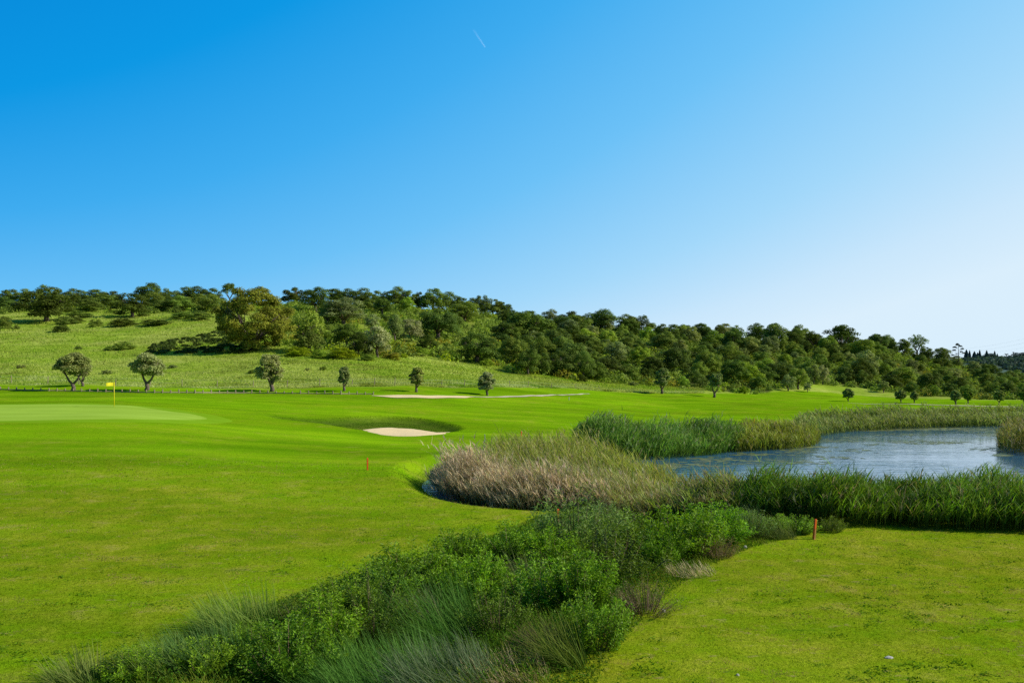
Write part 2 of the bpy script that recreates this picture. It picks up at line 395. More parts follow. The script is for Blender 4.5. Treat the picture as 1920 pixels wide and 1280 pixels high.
# where the mown course ends and the rough meadow begins (depth by column)
MEAD_PX = [-300, 0, 250, 520, 700, 900, 1100, 1230, 1400, 1560, 1750, 2000]
MEAD_D = [at(p, q)[1] for p, q in zip(MEAD_PX, [721, 721, 725, 730, 726, 727, 731, 737, 738, 736, 748, 752])]
FOR_PX = [-300, 300, 560, 700, 800, 900, 940, 990, 1100, 1200, 1330, 1440, 1460, 1530, 1620, 1700, 1800, 2000]
FOR_PY = [575, 575, 664, 672, 672, 684, 692, 702, 712, 722, 733, 737, 729, 718, 728, 740, 746, 752]
FOR_D = [at(p, q)[1] for p, q in zip(FOR_PX, FOR_PY)]
med = np.interp(pxv, MEAD_PX, MEAD_D); fod = np.interp(pxv, FOR_PX, FOR_D)
wob = (fbm(xf / 6, yf / 6, 21, 3) - .5) * 3
meadow = sst(-1, 1.5, yf + wob * .3 - med)
soil_shade = sst(0, 6, yf + wob - fod) * sst(880, 960, pxv + wob * 8) * .9
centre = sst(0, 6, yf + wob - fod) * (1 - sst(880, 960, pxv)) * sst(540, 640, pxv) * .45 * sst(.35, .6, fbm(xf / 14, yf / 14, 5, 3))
soil_shade = np.maximum(soil_shade, centre)
dry = (1 - sst(26, 55, yf)) * .52 + .05
dry = np.where(pxv > 1000, np.maximum(dry, .75 * (1 - sst(24, 30, yf))), dry)
sd = sdist(POND, xf, yf); soil_shade = np.maximum(soil_shade, (1 - sst(-.1, 1.3, sd)) * .9)
ddv = ldist(DITCH, xf, yf); soil_shade = np.maximum(soil_shade, (1 - sst(.9, 1.9, ddv + wob * .25)) * .8)
b2 = sdist(BUNK2, xf, yf); soil_shade = np.maximum(soil_shade, (1 - sst(-1.0, .2, b2)) * .55)  # bunker hollow darkened through the mask, painting the shade of the lip
terrain = link('lawn', mesh('lawn', V, Q, M_TURF, np.stack([dry, meadow, soil_shade], 1), None, True))
tag(terrain, 'rolling mown golf turf rising into a rough meadow hillside', None, None, 'structure')

def sheet(name, P, material, off, label, rings=14, m=None):
    c = P.mean(0); V = []; n = len(P)
    for r in range(1, rings + 1):
        q = c + (P - c) * (r / rings); V.append(np.stack([q[:, 0], q[:, 1], zfun(q[:, 0], q[:, 1]) + off * (1 - (r / rings) ** 14) - .01 * (r == rings)], 1))
    V = np.concatenate(V + [np.array([[c[0], c[1], zz(*c) + off]])])
    q = [(r * n + k, r * n + (k + 1) % n, (r + 1) * n + (k + 1) % n, (r + 1) * n + k) for r in range(rings - 1) for k in range(n)]
    t = [(len(V) - 1, (k + 1) % n, k) for k in range(n)]
    ec = np.concatenate([np.full(n, r / rings) for r in range(1, rings + 1)] + [[0]]); o = link(name, mesh(name, V, [np.array(q), np.array(t)], material, np.repeat(ec[:, None], 3, 1), None, True))
    return tag(o, label, None, None, 'structure')
def dens(P, step=1.2):
    out = []
    for a, b in zip(P, np.roll(P, -1, 0)):
        k = max(1, int(np.hypot(*(b - a)) / step)); out += [a + (b - a) * i / k for i in range(k)]
    return np.array(out)
sheet('putting_green', dens(GREEN), M_GREEN, .07, 'pale smooth putting green at the left holding the flag', 40)
M_FRINGE = green_material(); M_FRINGE.name = 'collar_turf'
for nd in M_FRINGE.node_tree.nodes:
    if nd.type == 'VALTORGB': nd.color_ramp.elements[0].color = (.19, .35, .010, 1); nd.color_ramp.elements[1].color = (.235, .42, .022, 1)
gc = GREEN.mean(0); gd = GREEN - gc; gl = np.linalg.norm(gd, axis=1, keepdims=True)
sheet('green_collar', dens(GREEN + gd / gl * (1.0 + .5 * np.abs(gd[:, :1]) / gl)), M_FRINGE, .045, 'slightly darker mown collar around the putting green', 40)
wv = dens(BUNK, .4); wv = wv + (np.stack([fbm(wv[:, 0], wv[:, 1], 31, 2), fbm(wv[:, 0], wv[:, 1], 37, 2)], 1) - .5) * .7
sheet('bunker_sand', wv, M_SAND, .05, 'cream sand floor of the grass lipped bunker in the middle', 24)
def strip(name, L, wid, material, off, label):
    L = np.array(L, float); k = 12
    P = np.concatenate([[L[i] + (L[i + 1] - L[i]) * t for t in np.linspace(0, 1, k, endpoint=False)] for i in range(len(L) - 1)] + [[L[-1]]])
    wv = np.interp(np.linspace(0, 1, len(P)), np.linspace(0, 1, len(wid)), wid)
    tn = np.gradient(P, axis=0); tn /= np.linalg.norm(tn, axis=1, keepdims=True); nr = np.stack([-tn[:, 1], tn[:, 0]], 1)
    V = []
    for s in np.linspace(-.5, .5, 7): q = P + nr * (wv * s)[:, None]; V.append(np.stack([q[:, 0], q[:, 1], zfun(q[:, 0], q[:, 1]) + off], 1))
    n = len(P); V = np.concatenate(V)
    q = [(a * n + i, a * n + i + 1, (a + 1) * n + i + 1, (a + 1) * n + i) for a in range(6) for i in range(n - 1)]
    o = link(name, mesh(name, V, np.array(q), material, None, None, True)); return tag(o, label, None, None, 'structure')
A2 = lambda p, q: at(p, q)[:2]
strip('waste_sand', [A2(697, 742), A2(740, 743.5), A2(800, 744.5), A2(860, 744.5), A2(895, 744)], [.5, 3.2, 3.2, 2.4, .6], M_SAND, .06, 'long thin strip of cream sand along the far fairway edge')
strip('path', [A2(885, 744), A2(950, 744), A2(1010, 742.5), A2(1060, 740.5), A2(1105, 738.5)], [1.0, 1.1, 1.1, 1.0, .4], M_PATH, .07, 'narrow gravel path curving away past the olive trees')
strip('path', [A2(1590, 756), A2(1680, 757.5), A2(1760, 759.5), A2(1850, 762), A2(2000, 764)], [.2, .8, 1.5, 1.5, 1.5], M_PATH, .06, 'pale track crossing the far right fairway before the wood')

# water
P = dens(POND, 1.0); P = P + (P - P.mean(0)) * .012
V = np.concatenate([np.stack([P[:, 0], P[:, 1], np.full(len(P), WZ)], 1)])
me = bpy.data.meshes.new('water'); me.from_pydata([tuple(v) for v in V], [], [list(range(len(V)))]); me.materials.append(M_WATER)
tag(link('water', me), 'blue rippled pond water between the reed beds', None, None, 'structure')

# ------------------------------------------------------------------ tree crowns
def crown(G, lobes, nleaf, size, base_col, cvar=.25, out=.6, shell=.55, fill=.15, tipcol=None):
    """leaf-sized faces gathered on the lobes (x,y,z,rx,rz)"""
    lobes = np.array(lobes, float)
    w = lobes[:, 3] ** 1.6; w /= w.sum(); k = rng.choice(len(lobes), nleaf, p=w); L = lobes[k]
    d = sph(nleaf); d[:, 2] = np.where(d[:, 2] < -.35, -d[:, 2], d[:, 2])
    r = 1 - rng.random(nleaf) ** 1.5 * shell
    bump = .82 + .36 * vn(d[:, 0] * 3.1 + k * 7.7, d[:, 1] * 3.1 + d[:, 2] * 2.3, 4)
    r = r * bump
    pos = L[:, :3] + d * np.stack([L[:, 3], L[:, 3], L[:, 4]], 1) * r[:, None]
    nr = d * out + sph(nleaf) * (1 - out) + np.array([0, 0, .12])
    lobev = rng.uniform(1 - cvar, 1 + cvar, len(lobes))[k]
    c = np.array(base_col)[None, :] * (lobev * rng.uniform(1 - cvar * .8, 1 + cvar * .8, nleaf))[:, None]
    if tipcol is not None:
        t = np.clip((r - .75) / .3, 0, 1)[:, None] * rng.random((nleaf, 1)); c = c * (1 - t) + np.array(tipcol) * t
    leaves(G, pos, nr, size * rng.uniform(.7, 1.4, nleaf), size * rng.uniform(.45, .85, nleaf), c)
def lobes_dome(n, seed, flat=1.0, spread=.34, rad=(.14, .26), zlo=.3, zhi=.8):
    """lobes on a rounded shell between heights zlo and zhi, plus a few inside"""
    r = np.random.default_rng(seed); out = []; zc = zlo + .38 * (zhi - zlo)
    for i in range(n):
        a = 2.4 * i + r.uniform(-.5, .5); v = -.55 + 1.55 * ((i + .5) / n) + r.uniform(-.1, .1); v = min(max(v, -.6), .98)
        q = math.sqrt(1 - v * v) * r.uniform(.75, 1.08) * spread
        z = zc + (v * (zhi - zc) if v > 0 else v * (zc - zlo) / .6) * r.uniform(.85, 1.1)
        rr = r.uniform(*rad); out.append((q * math.cos(a), q * math.sin(a), z * flat, rr, rr * r.uniform(.7, .95)))
    for i in range(3): out.append((r.uniform(-.1, .1), r.uniform(-.1, .1), zc + r.uniform(-.05, .1), .27, .25))
    return out
def limb_tree(G, seed, h0, r0, n=4, spread=.3, top=.6, col=(1, 1, 1), mi=0, fork=2):
    r = np.random.default_rng(seed)
    p0 = np.array([0, 0, -.06]); p1 = np.array([r.uniform(-.03, .03), r.uniform(-.03, .03), h0])
    tube(G, [p0, p0 * .5 + p1 * .5 + [.01, 0, 0], p1], [r0 * 1.25, r0 * .95, r0 * .85], 8, col, mi)
    for i in range(n):
        a = 2 * math.pi * (i + r.uniform(-.25, .25)) / n
        e = np.array([math.cos(a) * spread, math.sin(a) * spread, top * r.uniform(.85, 1.1)])
        m = p1 * .5 + e * .5 + np.array([math.cos(a), math.sin(a), 0]) * spread * .12
        tube(G, [p1 - [0, 0, .02], m, e], [r0 * .65, r0 * .42, r0 * .16], 6, col, mi)
        for j in range(fork):
            b = a + r.uniform(-1, 1); e2 = m + np.array([math.cos(b) * spread * .6, math.sin(b) * spread * .6, (top - h0) * r.uniform(.3, .6)])
            tube(G, [m, m * .5 + e2 * .5 + [0, 0, .02], e2], [r0 * .34, r0 * .22, r0 * .08], 5, col, mi)

WHITE = (1, 1, 1)
def oak_mesh(seed, nl=16, nleaf=3600, size=.05, zlo=.28, zhi=.8, spread=.33, rad=(.14, .24), **k):
    G = Geo(); crown(G, lobes_dome(nl, seed, 1, spread, rad, zlo, zhi), nleaf, size, WHITE, **k); return G.build('crown', M_LEAF)
OAKS = [oak_mesh(100 + i, nl=19 + i % 6, nleaf=8000, size=.036, zlo=.2, zhi=.80, spread=.34, rad=(.08, .20), cvar=.26, out=.66) for i in range(7)]                       # dense evergreen domes
BUSHY = [oak_mesh(140 + i, nl=17 + i % 5, nleaf=8000, size=.036, zlo=.06, zhi=.78, spread=.35, rad=(.08, .21), out=.66) for i in range(4)]   # low to the ground
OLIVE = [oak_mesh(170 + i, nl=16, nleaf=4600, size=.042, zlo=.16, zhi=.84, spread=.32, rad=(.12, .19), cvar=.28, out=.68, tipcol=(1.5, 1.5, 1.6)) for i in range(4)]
AIRY = [oak_mesh(190 + i, nl=17, nleaf=1500, size=.05, zlo=.3, zhi=.86, spread=.36, rad=(.09, .15)) for i in range(2)]
UMB = oak_mesh(210, nl=16, nleaf=2600, size=.05, zlo=.45, zhi=.86, spread=.38, rad=(.11, .16))
def trunk_mesh(seed, h0=.3, r0=.045, **k):
    G = Geo(); limb_tree(G, seed, h0, r0, **k); return G.build('trunk', M_BARK, True)
TRUNKS = [trunk_mesh(s, .22 + .04 * (s % 3), .04, n=4, spread=.26, top=.6) for s in range(3)]

# tones, as object colours
TONE = {'D': (.12, .18, .030), 'd': (.17, .235, .038), 'G': (.22, .305, .045), 'g': (.265, .375, .04), 'O': (.23, .275, .085), 'o': (.30, .335, .14),
        'Y': (.30, .28, .03), 'B': (.27, .34, .012), 'K': (.09, .125, .018)}
def jit(c, a=.12):
    k = random.uniform(1 - a, 1 + a); return (c[0] * k * random.uniform(.92, 1.08), c[1] * k, c[2] * k * random.uniform(.85, 1.15), 1)
KIND = {'oak': OAKS, 'bushy': BUSHY, 'olive': OLIVE, 'airy': AIRY, 'umb': [UMB]}
def tree(px, py, wpx, hpx, tone, kind, name, label, cat='tree', group=None, trunk=True, depthk=1.0):
    x, y, z = at(px, py); s = y / F
    w, h = wpx * s, hpx * s
    o = empty(name, (x, y, z - .02 * h), label, cat, group, random.uniform(0, 6.28), (w * 1.12, w * 1.12 * depthk, h * 1.05))
    c = link('crown', random.choice(KIND[kind]), o); c.color = jit(TONE[tone])
    if trunk: link('trunk', random.choice(TRUNKS), o)
    return o
def shrub(px, py, wpx, hpx, tone, label, group=None, cat='shrub', name='shrub'):
    x, y, z = at(px, py); s = y / F
    o = link(name, random.choice(BUSHY), None, (x, y, z - .1 * hpx * s)); o.scale = (wpx * s * 1.1, wpx * s * 1.0, hpx * s * 1.2); o.rotation_euler = (0, 0, random.uniform(0, 6.28))
    o.color = jit(TONE[tone]); return tag(o, label, cat, group)

# --- trees one can tell apart on the left and middle of the hill
GR = 'dark trees along the left ridge'
ridge = [(-20,562,36,26),(17,562,34,27),(50,562,32,24),(82,560,24,30),(108,564,30,24),(143,566,34,26),(166,566,30,22),(186,566,36,26),(212,567,30,24),
         (277,564,44,34),(303,567,36,30),(323,570,38,26),(347,566,36,30),(373,566,40,28),(400,567,34,28),(553,566,40,30),
         (630,566,40,28),(655,570,34,28),(680,572,44,30),(707,566,28,26),(730,567,32,26),(747,571,36,32),(766,568,32,30),(788,570,20,28),
         (812,576,44,36),(843,576,36,30),(865,575,24,26),(884,578,26,26),(903,582,30,34),(925,582,32,30),(945,586,30,26)]
for i, (px, py, w, h) in enumerate(ridge):
    tree(px, py + 6, w * 1.3, h * 1.3, random.choice('DDdKd'), 'bushy', 'ridge_tree', 'dark evergreen tree standing in the row along the left ridge skyline', group=GR)
for i, (px, py, w, h) in enumerate([(5,580,44,26),(40,584,40,22),(140,580,50,28),(168,584,44,24),(196,580,52,28),(285,580,50,30),(312,584,46,26),(340,582,50,28),(370,580,46,30),(398,584,44,30),(150,596,40,14),(345,598,44,14),(375,600,40,16)]):
    tree(px, py, w * 1.15, h * 1.1, random.choice('DdKdG'), 'bushy', 'slope_tree', 'bushy tree in the dark belt just below the left ridge row', group='bushy trees below the left ridge', trunk=False)
tree(88, 602, 104, 66, 'K', 'bushy', 'holm_oak', 'broad dark tree at far left, widest below the ridge, casting a long shadow')
tree(247, 594, 70, 52, 'K', 'bushy', 'holm_oak', 'lone dark round tree on the open slope left of the great yellowish oak')
tree(430, 562, 28, 40, 'D', 'umb', 'umbrella_tree', 'dark tree with flat umbrella top rising above the ridge behind the great oak')
tree(592, 585, 56, 50, 'D', 'oak', 'holm_oak', 'dark dome shaped tree on the skyline right of the great oak')
tree(580, 660, 76, 82, 'G', 'airy', 'wild_almond', 'thin crowned green tree with visible branches just right of the great oak', depthk=.9)
tree(580, 661, 60, 60, 'd', 'bushy', 'thicket_tree', 'dull green bushy tree behind the thin crowned one beside the great oak', trunk=False)
tree(643, 612, 84, 58, 'O', 'oak', 'wild_olive', 'largest grey green tree of the slope, above the dark thicket right of the great oak')
tree(615, 610, 50, 44, 'd', 'oak', 'holm_oak', 'mid green tree below the dome shaped skyline tree')
tree(600, 640, 56, 46, 'G', 'bushy', 'thicket_tree', 'mid green bushy tree between the thin crowned tree and the grey green one')
tree(650, 650, 56, 46, 'D', 'oak', 'holm_oak', 'dark tree in the thicket left of the tall grey olive')
tree(672, 668, 48, 48, 'K', 'bushy', 'thicket_tree', 'very dark low tree touching the left side of the tall grey olive')
tree(708, 670, 58, 64, 'o', 'olive', 'wild_olive', 'tall silvery grey olive at the foot of the slope, biggest of its kind')
tree(698, 622, 34, 36, 'o', 'olive', 'wild_olive', 'small silvery tree directly above the tall grey olive')
tree(741, 642, 38, 54, 'O', 'olive', 'wild_olive', 'slim grey green tree left of the pale rounded olive on the slope')
tree(771, 640, 50, 46, 'o', 'olive', 'wild_olive', 'pale rounded olive on the slope left of the big dark oak')
tree(717, 590, 46, 34, 'D', 'oak', 'holm_oak', 'small dark tree on the grass just under the skyline at mid slope')
tree(763, 586, 34, 30, 'g', 'bushy', 'thicket_tree', 'light green small tree just below the skyline row')
tree(690, 585, 36, 26, 'd', 'bushy', 'thicket_tree', 'low dull green tree left of the small dark one under the skyline')
tree(730, 605, 40, 22, 'G', 'bushy', 'thicket_tree', 'low wide green bush tree on open grass at mid slope')
tree(822, 640, 84, 68, 'D', 'oak', 'holm_oak', 'big dark oak in the middle of the slope above a grassy gap')
tree(800, 660, 40, 36, 'K', 'bushy', 'holm_oak', 'very dark squat tree at the foot of the big dark oak')
tree(787, 667, 40, 20, 'g', 'bushy', 'bright_shrub', 'bright green low shrub beside the squat dark tree', cat='shrub', trunk=False)
tree(870, 605, 62, 42, 'G', 'oak', 'thicket_tree', 'mid green spreading tree upper right of the big dark oak')
tree(848, 622, 44, 36, 'd', 'oak', 'thicket_tree', 'dull green tree wedged on the right shoulder of the big dark oak')
tree(893, 680, 84, 66, 'D', 'bushy', 'holm_oak', 'wide dark tree standing out in the meadow left of the wood')
tree(925, 668, 36, 40, 'G', 'bushy', 'thicket_tree', 'green bushy tree leaning on the wide dark meadow tree')
tree(947, 640, 52, 42, 'D', 'oak', 'holm_oak', 'dark tree at the upper left corner of the wood')
tree(988, 640, 92, 66, 'd', 'oak', 'holm_oak', 'broad crowned tree at the top left of the wood')
tree(960, 672, 36, 30, 'd', 'bushy', 'thicket_tree', 'low tree at the left rim of the wood beside the meadow')
tree(1127, 622, 64, 46, 'D', 'oak', 'holm_oak', 'dark rounded tree highest on the skyline left of the bare twiggy one')
tree(1080, 625, 62, 40, 'd', 'oak', 'holm_oak', 'dull green skyline tree left of the highest dark rounded one')
tree(1177, 625, 50, 38, 'd', 'oak', 'holm_oak', 'skyline tree between the highest dark one and the bare twiggy one')
tree(1205, 628, 34, 40, 'K', 'airy', 'bare_tree', 'bare twiggy tree poking above the wood on the skyline')
tree(990, 702, 46, 56, 'd', 'bushy', 'holm_oak', 'front tree at the left end of the wood edge')
tree(1020, 704, 34, 48, 'D', 'bushy', 'holm_oak', 'narrow dark tree second along the wood edge from the meadow')
tree(1052, 706, 60, 58, 'D', 'bushy', 'holm_oak', 'round very dark tree third along the wood edge from the meadow')
tree(1093, 710, 46, 54, 'd', 'bushy', 'holm_oak', 'rounded tree at the wood edge behind the small dark meadow shrub')
shrub(1090, 716, 24, 13, 'K', 'small dark shrub in pale grass before the wood edge')
# skyline and edge trees of the right-hand wood
tree(1241, 640, 28, 36, 'd', 'oak', 'holm_oak', 'small skyline tree first right of the bare twiggy one')
tree(1281, 642, 40, 36, 'G', 'oak', 'holm_oak', 'lighter green flat topped skyline tree left of the dark pair')
tree(1313, 640, 32, 38, 'D', 'oak', 'holm_oak', 'small dark cap shaped tree breaking the skyline')
tree(1349, 642, 24, 36, 'K', 'airy', 'bare_tree', 'thin leaved small tree in a dip of the skyline')
tree(1382, 645, 28, 38, 'd', 'airy', 'thin_tree', 'open topped tree above a dark oak in the skyline dip')
tree(1376, 660, 52, 46, 'D', 'oak', 'holm_oak', 'large dark tree just below the skyline dip')
tree(1451, 655, 56, 54, 'd', 'oak', 'holm_oak', 'tall pointed tree topping the middle hump of the wood')
tree(1488, 655, 44, 42, 'd', 'oak', 'holm_oak', 'dull tree right beside the tall pointed one on the hump')
tree(1524, 656, 40, 38, 'K', 'airy', 'thin_tree', 'greyish thin tree between the hump and the umbrella topped tree')
tree(1578, 660, 56, 52, 'D', 'umb', 'umbrella_tree', 'wide umbrella topped tree standing above the wood skyline')
tree(1552, 668, 40, 42, 'g', 'oak', 'bright_tree', 'bright green tree left below the umbrella topped one')
tree(1644, 664, 44, 44, 'D', 'oak', 'holm_oak', 'dark domed skyline tree right of the umbrella topped one')
tree(1672, 668, 24, 36, 'D', 'oak', 'holm_oak', 'narrow dark skyline tree beside the dark domed one')
tree(1694, 668, 26, 36, 'd', 'oak', 'holm_oak', 'short skyline tree left of the airy see through tree')
tree(1719, 670, 38, 46, 'd', 'airy', 'thin_tree', 'airy see through tree on the right shoulder of the skyline')
tree(1737, 680, 28, 34, 'D', 'oak', 'holm_oak', 'dark tree right under the airy see through one')
tree(1766, 684, 32, 36, 'd', 'oak', 'holm_oak', 'rounded tree left of the lone pine on the skyline')
tree(1478, 733, 32, 32, 'O', 'olive', 'wild_olive', 'grey green round bush tree in front of the wood at its grassy bay')
tree(1497, 730, 44, 46, 'G', 'oak', 'edge_tree', 'green tree with clear trunk beside the grassy bay of the wood')
tree(1514, 735, 16, 18, 'o', 'olive', 'wild_olive', 'smallest silvery bush at the left of the grassy bay')
tree(1526, 720, 28, 40, 'O', 'olive', 'wild_olive', 'upright silvery tree above the grassy bay, left of its twin')
tree(1543, 721, 26, 38, 'o', 'olive', 'wild_olive', 'upright silvery tree above the grassy bay, right of its twin')
tree(1657, 736, 24, 24, 'O', 'olive', 'wild_olive', 'grey round bush tree at the right end of the grassy bay')
tree(1462, 720, 30, 28, 'Y', 'bushy', 'yellow_shrub', 'yellow flowered shrub at the left of the grassy bay', cat='shrub', trunk=False)
shrub(1395, 738, 22, 16, 'B', 'yellow green shrub at the foot of the wood left of the bay')

# --- the mass of the right-hand wood, tree by tree
GW = 'trees packed together on the right wooded slope'
placed = []
RID_PX = [930, 1000, 1250, 1500, 1750, 2000]; RID_D = [318, 330, 345, 375, 400, 445]
tries = 0
while len(placed) < 275 and tries < 60000:
    tries += 1
    px = random.uniform(935, 1985); lo = np.interp(px, FOR_PX, FOR_D) + 2.5; hi = np.interp(px, RID_PX, RID_D)
    d = math.sqrt(random.uniform(lo * lo, hi * hi)); x = (px - 960) / F * d
    md = 5.0 + 1.8 * (d - lo) / (hi - lo)
    if all((x - a) ** 2 + (d - b) ** 2 > md * md for a, b in placed): placed.append((x, d))
px_of = lambda a, b: 960 + F * a / b
placed.sort(key=lambda p: p[1])
zs = zfun(np.array([p[0] for p in placed]), np.array([p[1] for p in placed]))
for (x, d), z in zip(placed, zs):
    k = random.random(); lo = np.interp(960 + F * x / d, FOR_PX, FOR_D)
    kind = BUSHY if d - lo < 10 else random.choice([OAKS, OAKS, BUSHY]); tone = random.choice('DDDDddddGGGgOOK')
    if tone == 'O': kind = OLIVE
    o = link('woodland_tree', random.choice(kind)); w = random.choice([random.uniform(4.5, 8), random.uniform(6.5, 10.5), random.uniform(7, 12.5)]); h = w * random.uniform(.55, .85) + 1.0
    if d - lo < 10: w *= .72; h *= .72
    o.location = (x, d, z - .3); o.scale = (w, w * random.uniform(.85, 1.1), h); o.rotation_euler = (0, 0, random.uniform(0, 6.28)); o.color = jit(TONE[tone], .2)
    if px_of(x, d) > 1700: o.scale = tuple(v * .78 for v in o.scale)
    tag(o, 'evergreen tree packed among others on the right wooded slope', 'tree', GW)

# --- scrub between the trees: nobody could count it
def scatter(n, px0, px1, dlo, dhi):
    px = rng.uniform(px0, px1, n); a = dlo(px); b = dhi(px); d = np.sqrt(rng.uniform(a * a, b * b)); return (px - 960) / F * d, d, px
G = Geo()
x, y, p = scatter(2600, 930, 1990, lambda q: np.interp(q, FOR_PX, FOR_D) - 2, lambda q: np.interp(q, RID_PX, RID_D) + 10)
x2, y2, p2 = scatter(900, 540, 930, lambda q: np.interp(q, FOR_PX, FOR_D), lambda q: np.full(len(q), 335.0))
x3, y3, p3 = scatter(420, -80, 560, lambda q: np.interp(q, [-80, 120, 300, 560], [268, 285, 275, 285]), lambda q: np.full(len(q), 345.0))
q_ = [at(random.uniform(285, 560), 0) for _ in range(0)]
shade_scrub = np.array([at(px_, py_)[:2] for px_, py_ in zip(rng.uniform(275, 480, 420), rng.uniform(608, 663, 420)) if py_ > 664 - (px_ - 200) * .2])  # low scrub, darkened below to extend the great oak's cast shadow
x = np.concatenate([x, x2, x3, shade_scrub[:, 0]]); y = np.concatenate([y, y2, y3, shade_scrub[:, 1]]); z = zfun(x, y)
for i in range(len(x)):
    s = random.uniform(1.0, 3.0); h = s * random.uniform(.7, 1.15); n = 90 if y[i] < 420 else 60
    d = sph(n); d[:, 2] = abs(d[:, 2]); c = np.array(TONE[random.choice('ddGGggBY')]) * random.uniform(.8, 1.3)
    if i >= len(x) - len(shade_scrub): s *= .42; h = s * .7; c = np.array(TONE['D']) * random.uniform(.35, .7)  # these clumps get a near-black green as painted shade
    elif y[i] > 200 and random.random() < .5: c = np.array(TONE['G']) * random.uniform(.7, 1.3)
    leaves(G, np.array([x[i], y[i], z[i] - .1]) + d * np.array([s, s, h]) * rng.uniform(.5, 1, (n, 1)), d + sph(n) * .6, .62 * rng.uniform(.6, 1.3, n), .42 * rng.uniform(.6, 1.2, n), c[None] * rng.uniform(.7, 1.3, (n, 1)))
tag(link('undergrowth', G.build('undergrowth', M_LEAF)), 'green scrub between the hillside trees, with darkened scrub extending the great oak shadow', 'scrub', None, 'stuff')

# --- the great oak
x, y, z = at(478, 657)
s = y / F; Wd, Hd = 158 * s, 122 * s
o = empty('great_oak', (x, y, z - .2), 'great spreading oak with yellowish crown alone on the left slope', 'tree')
G = Geo(); r_ = np.random.default_rng(5)
lb = []
for i in range(84):
    a = 2.4 * i + r_.uniform(-.4, .4); v = min(.97, max(-.85, -.85 + 1.85 * (i + .5) / 84 + r_.uniform(-.12, .12))); q = math.sqrt(1 - v * v) * r_.uniform(.62, 1.1) * .42
    zc = .44 + (v * .46 if v > 0 else v * .40) * r_.uniform(.85, 1.12); rr = r_.uniform(.065, .125)
    lb.append((q * math.cos(a) * Wd, q * math.sin(a) * Wd, zc * Hd, rr * Wd, rr * Wd * .75))
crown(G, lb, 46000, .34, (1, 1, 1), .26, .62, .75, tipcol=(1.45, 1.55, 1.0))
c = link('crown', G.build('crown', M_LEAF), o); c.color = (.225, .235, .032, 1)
G = Geo(); limb_tree(G, 4, .16 * Hd, .45, n=7, spread=.32 * Wd, top=.62 * Hd, fork=3); link('trunk', G.build('trunk', M_BARK, True), o)

# --- meadow shrubs
GS = 'low dark shrubs dotted over the left meadow'
for px, py, w, h, t, lab in [(115,622,32,15,'K','dark flat topped shrub alone in the left meadow'), (123,608,44,15,'d','wide low shrub above the flat topped one'), (143,606,34,14,'d','low shrub right of the wide one at the meadow top'),
        (180,613,30,16,'d','shrub between the flat topped one and the long shrub row'), (230,611,62,15,'K','longest dark shrub in the row across the upper meadow'), (293,609,60,11,'K','thin dark shrub line right of the longest one'),
        (332,597,20,24,'D','upright little tree at the upper meadow left of the great oak'), (10,616,30,24,'d','shrub at the far left edge of the meadow'), (32,617,12,9,'d','tiny shrub beside the far left one'),
        (310,584,24,10,'d','small shrub high on the slope below the skyline'), (147,655,16,7,'d','tiny shrub in the middle of the left meadow'), (40,690,22,7,'O','grey green tuft low in the left meadow'), (200,701,22,9,'O','grey green tuft behind the flag'),
        (324,690,18,7,'O','grey tuft in the meadow between the second and third olive'), (473,700,18,8,'G','green tuft left of the third olive'), (232,655,44,16,'G','bright scrubby bank at the left tip of the great shadow'), (205,657,22,9,'G','small scrub left of the bright bank'),
        (577,695,14,6,'O','tuft in the meadow right of the third olive'), (605,694,18,8,'G','green tuft in the meadow left of the fourth olive'), (1187,723,22,9,'O','grey tuft where the pale grass meets the wood')]:
    shrub(px, py, w, h, t, lab)
for px, py, w, h, t, lab in [(560,668,60,20,'B','yellow green brush at the feet of the thin crowned tree'),(640,672,70,22,'B','yellow green brush below the dark thicket'),(690,676,36,14,'G','green brush under the tall grey olive'),(600,672,36,18,'g','light brush between two yellow green patches'),
                            (735,674,40,14,'Y','brownish brush right of the tall grey olive'),(822,668,24,16,'d','small rounded shrub in the grassy gap'),(912,686,30,14,'g','light green shrub at the foot of the wide dark meadow tree'),(1010,665,40,30,'g','light green shrub inside the left rim of the wood')]:
    shrub(px, py, w, h, t, lab)

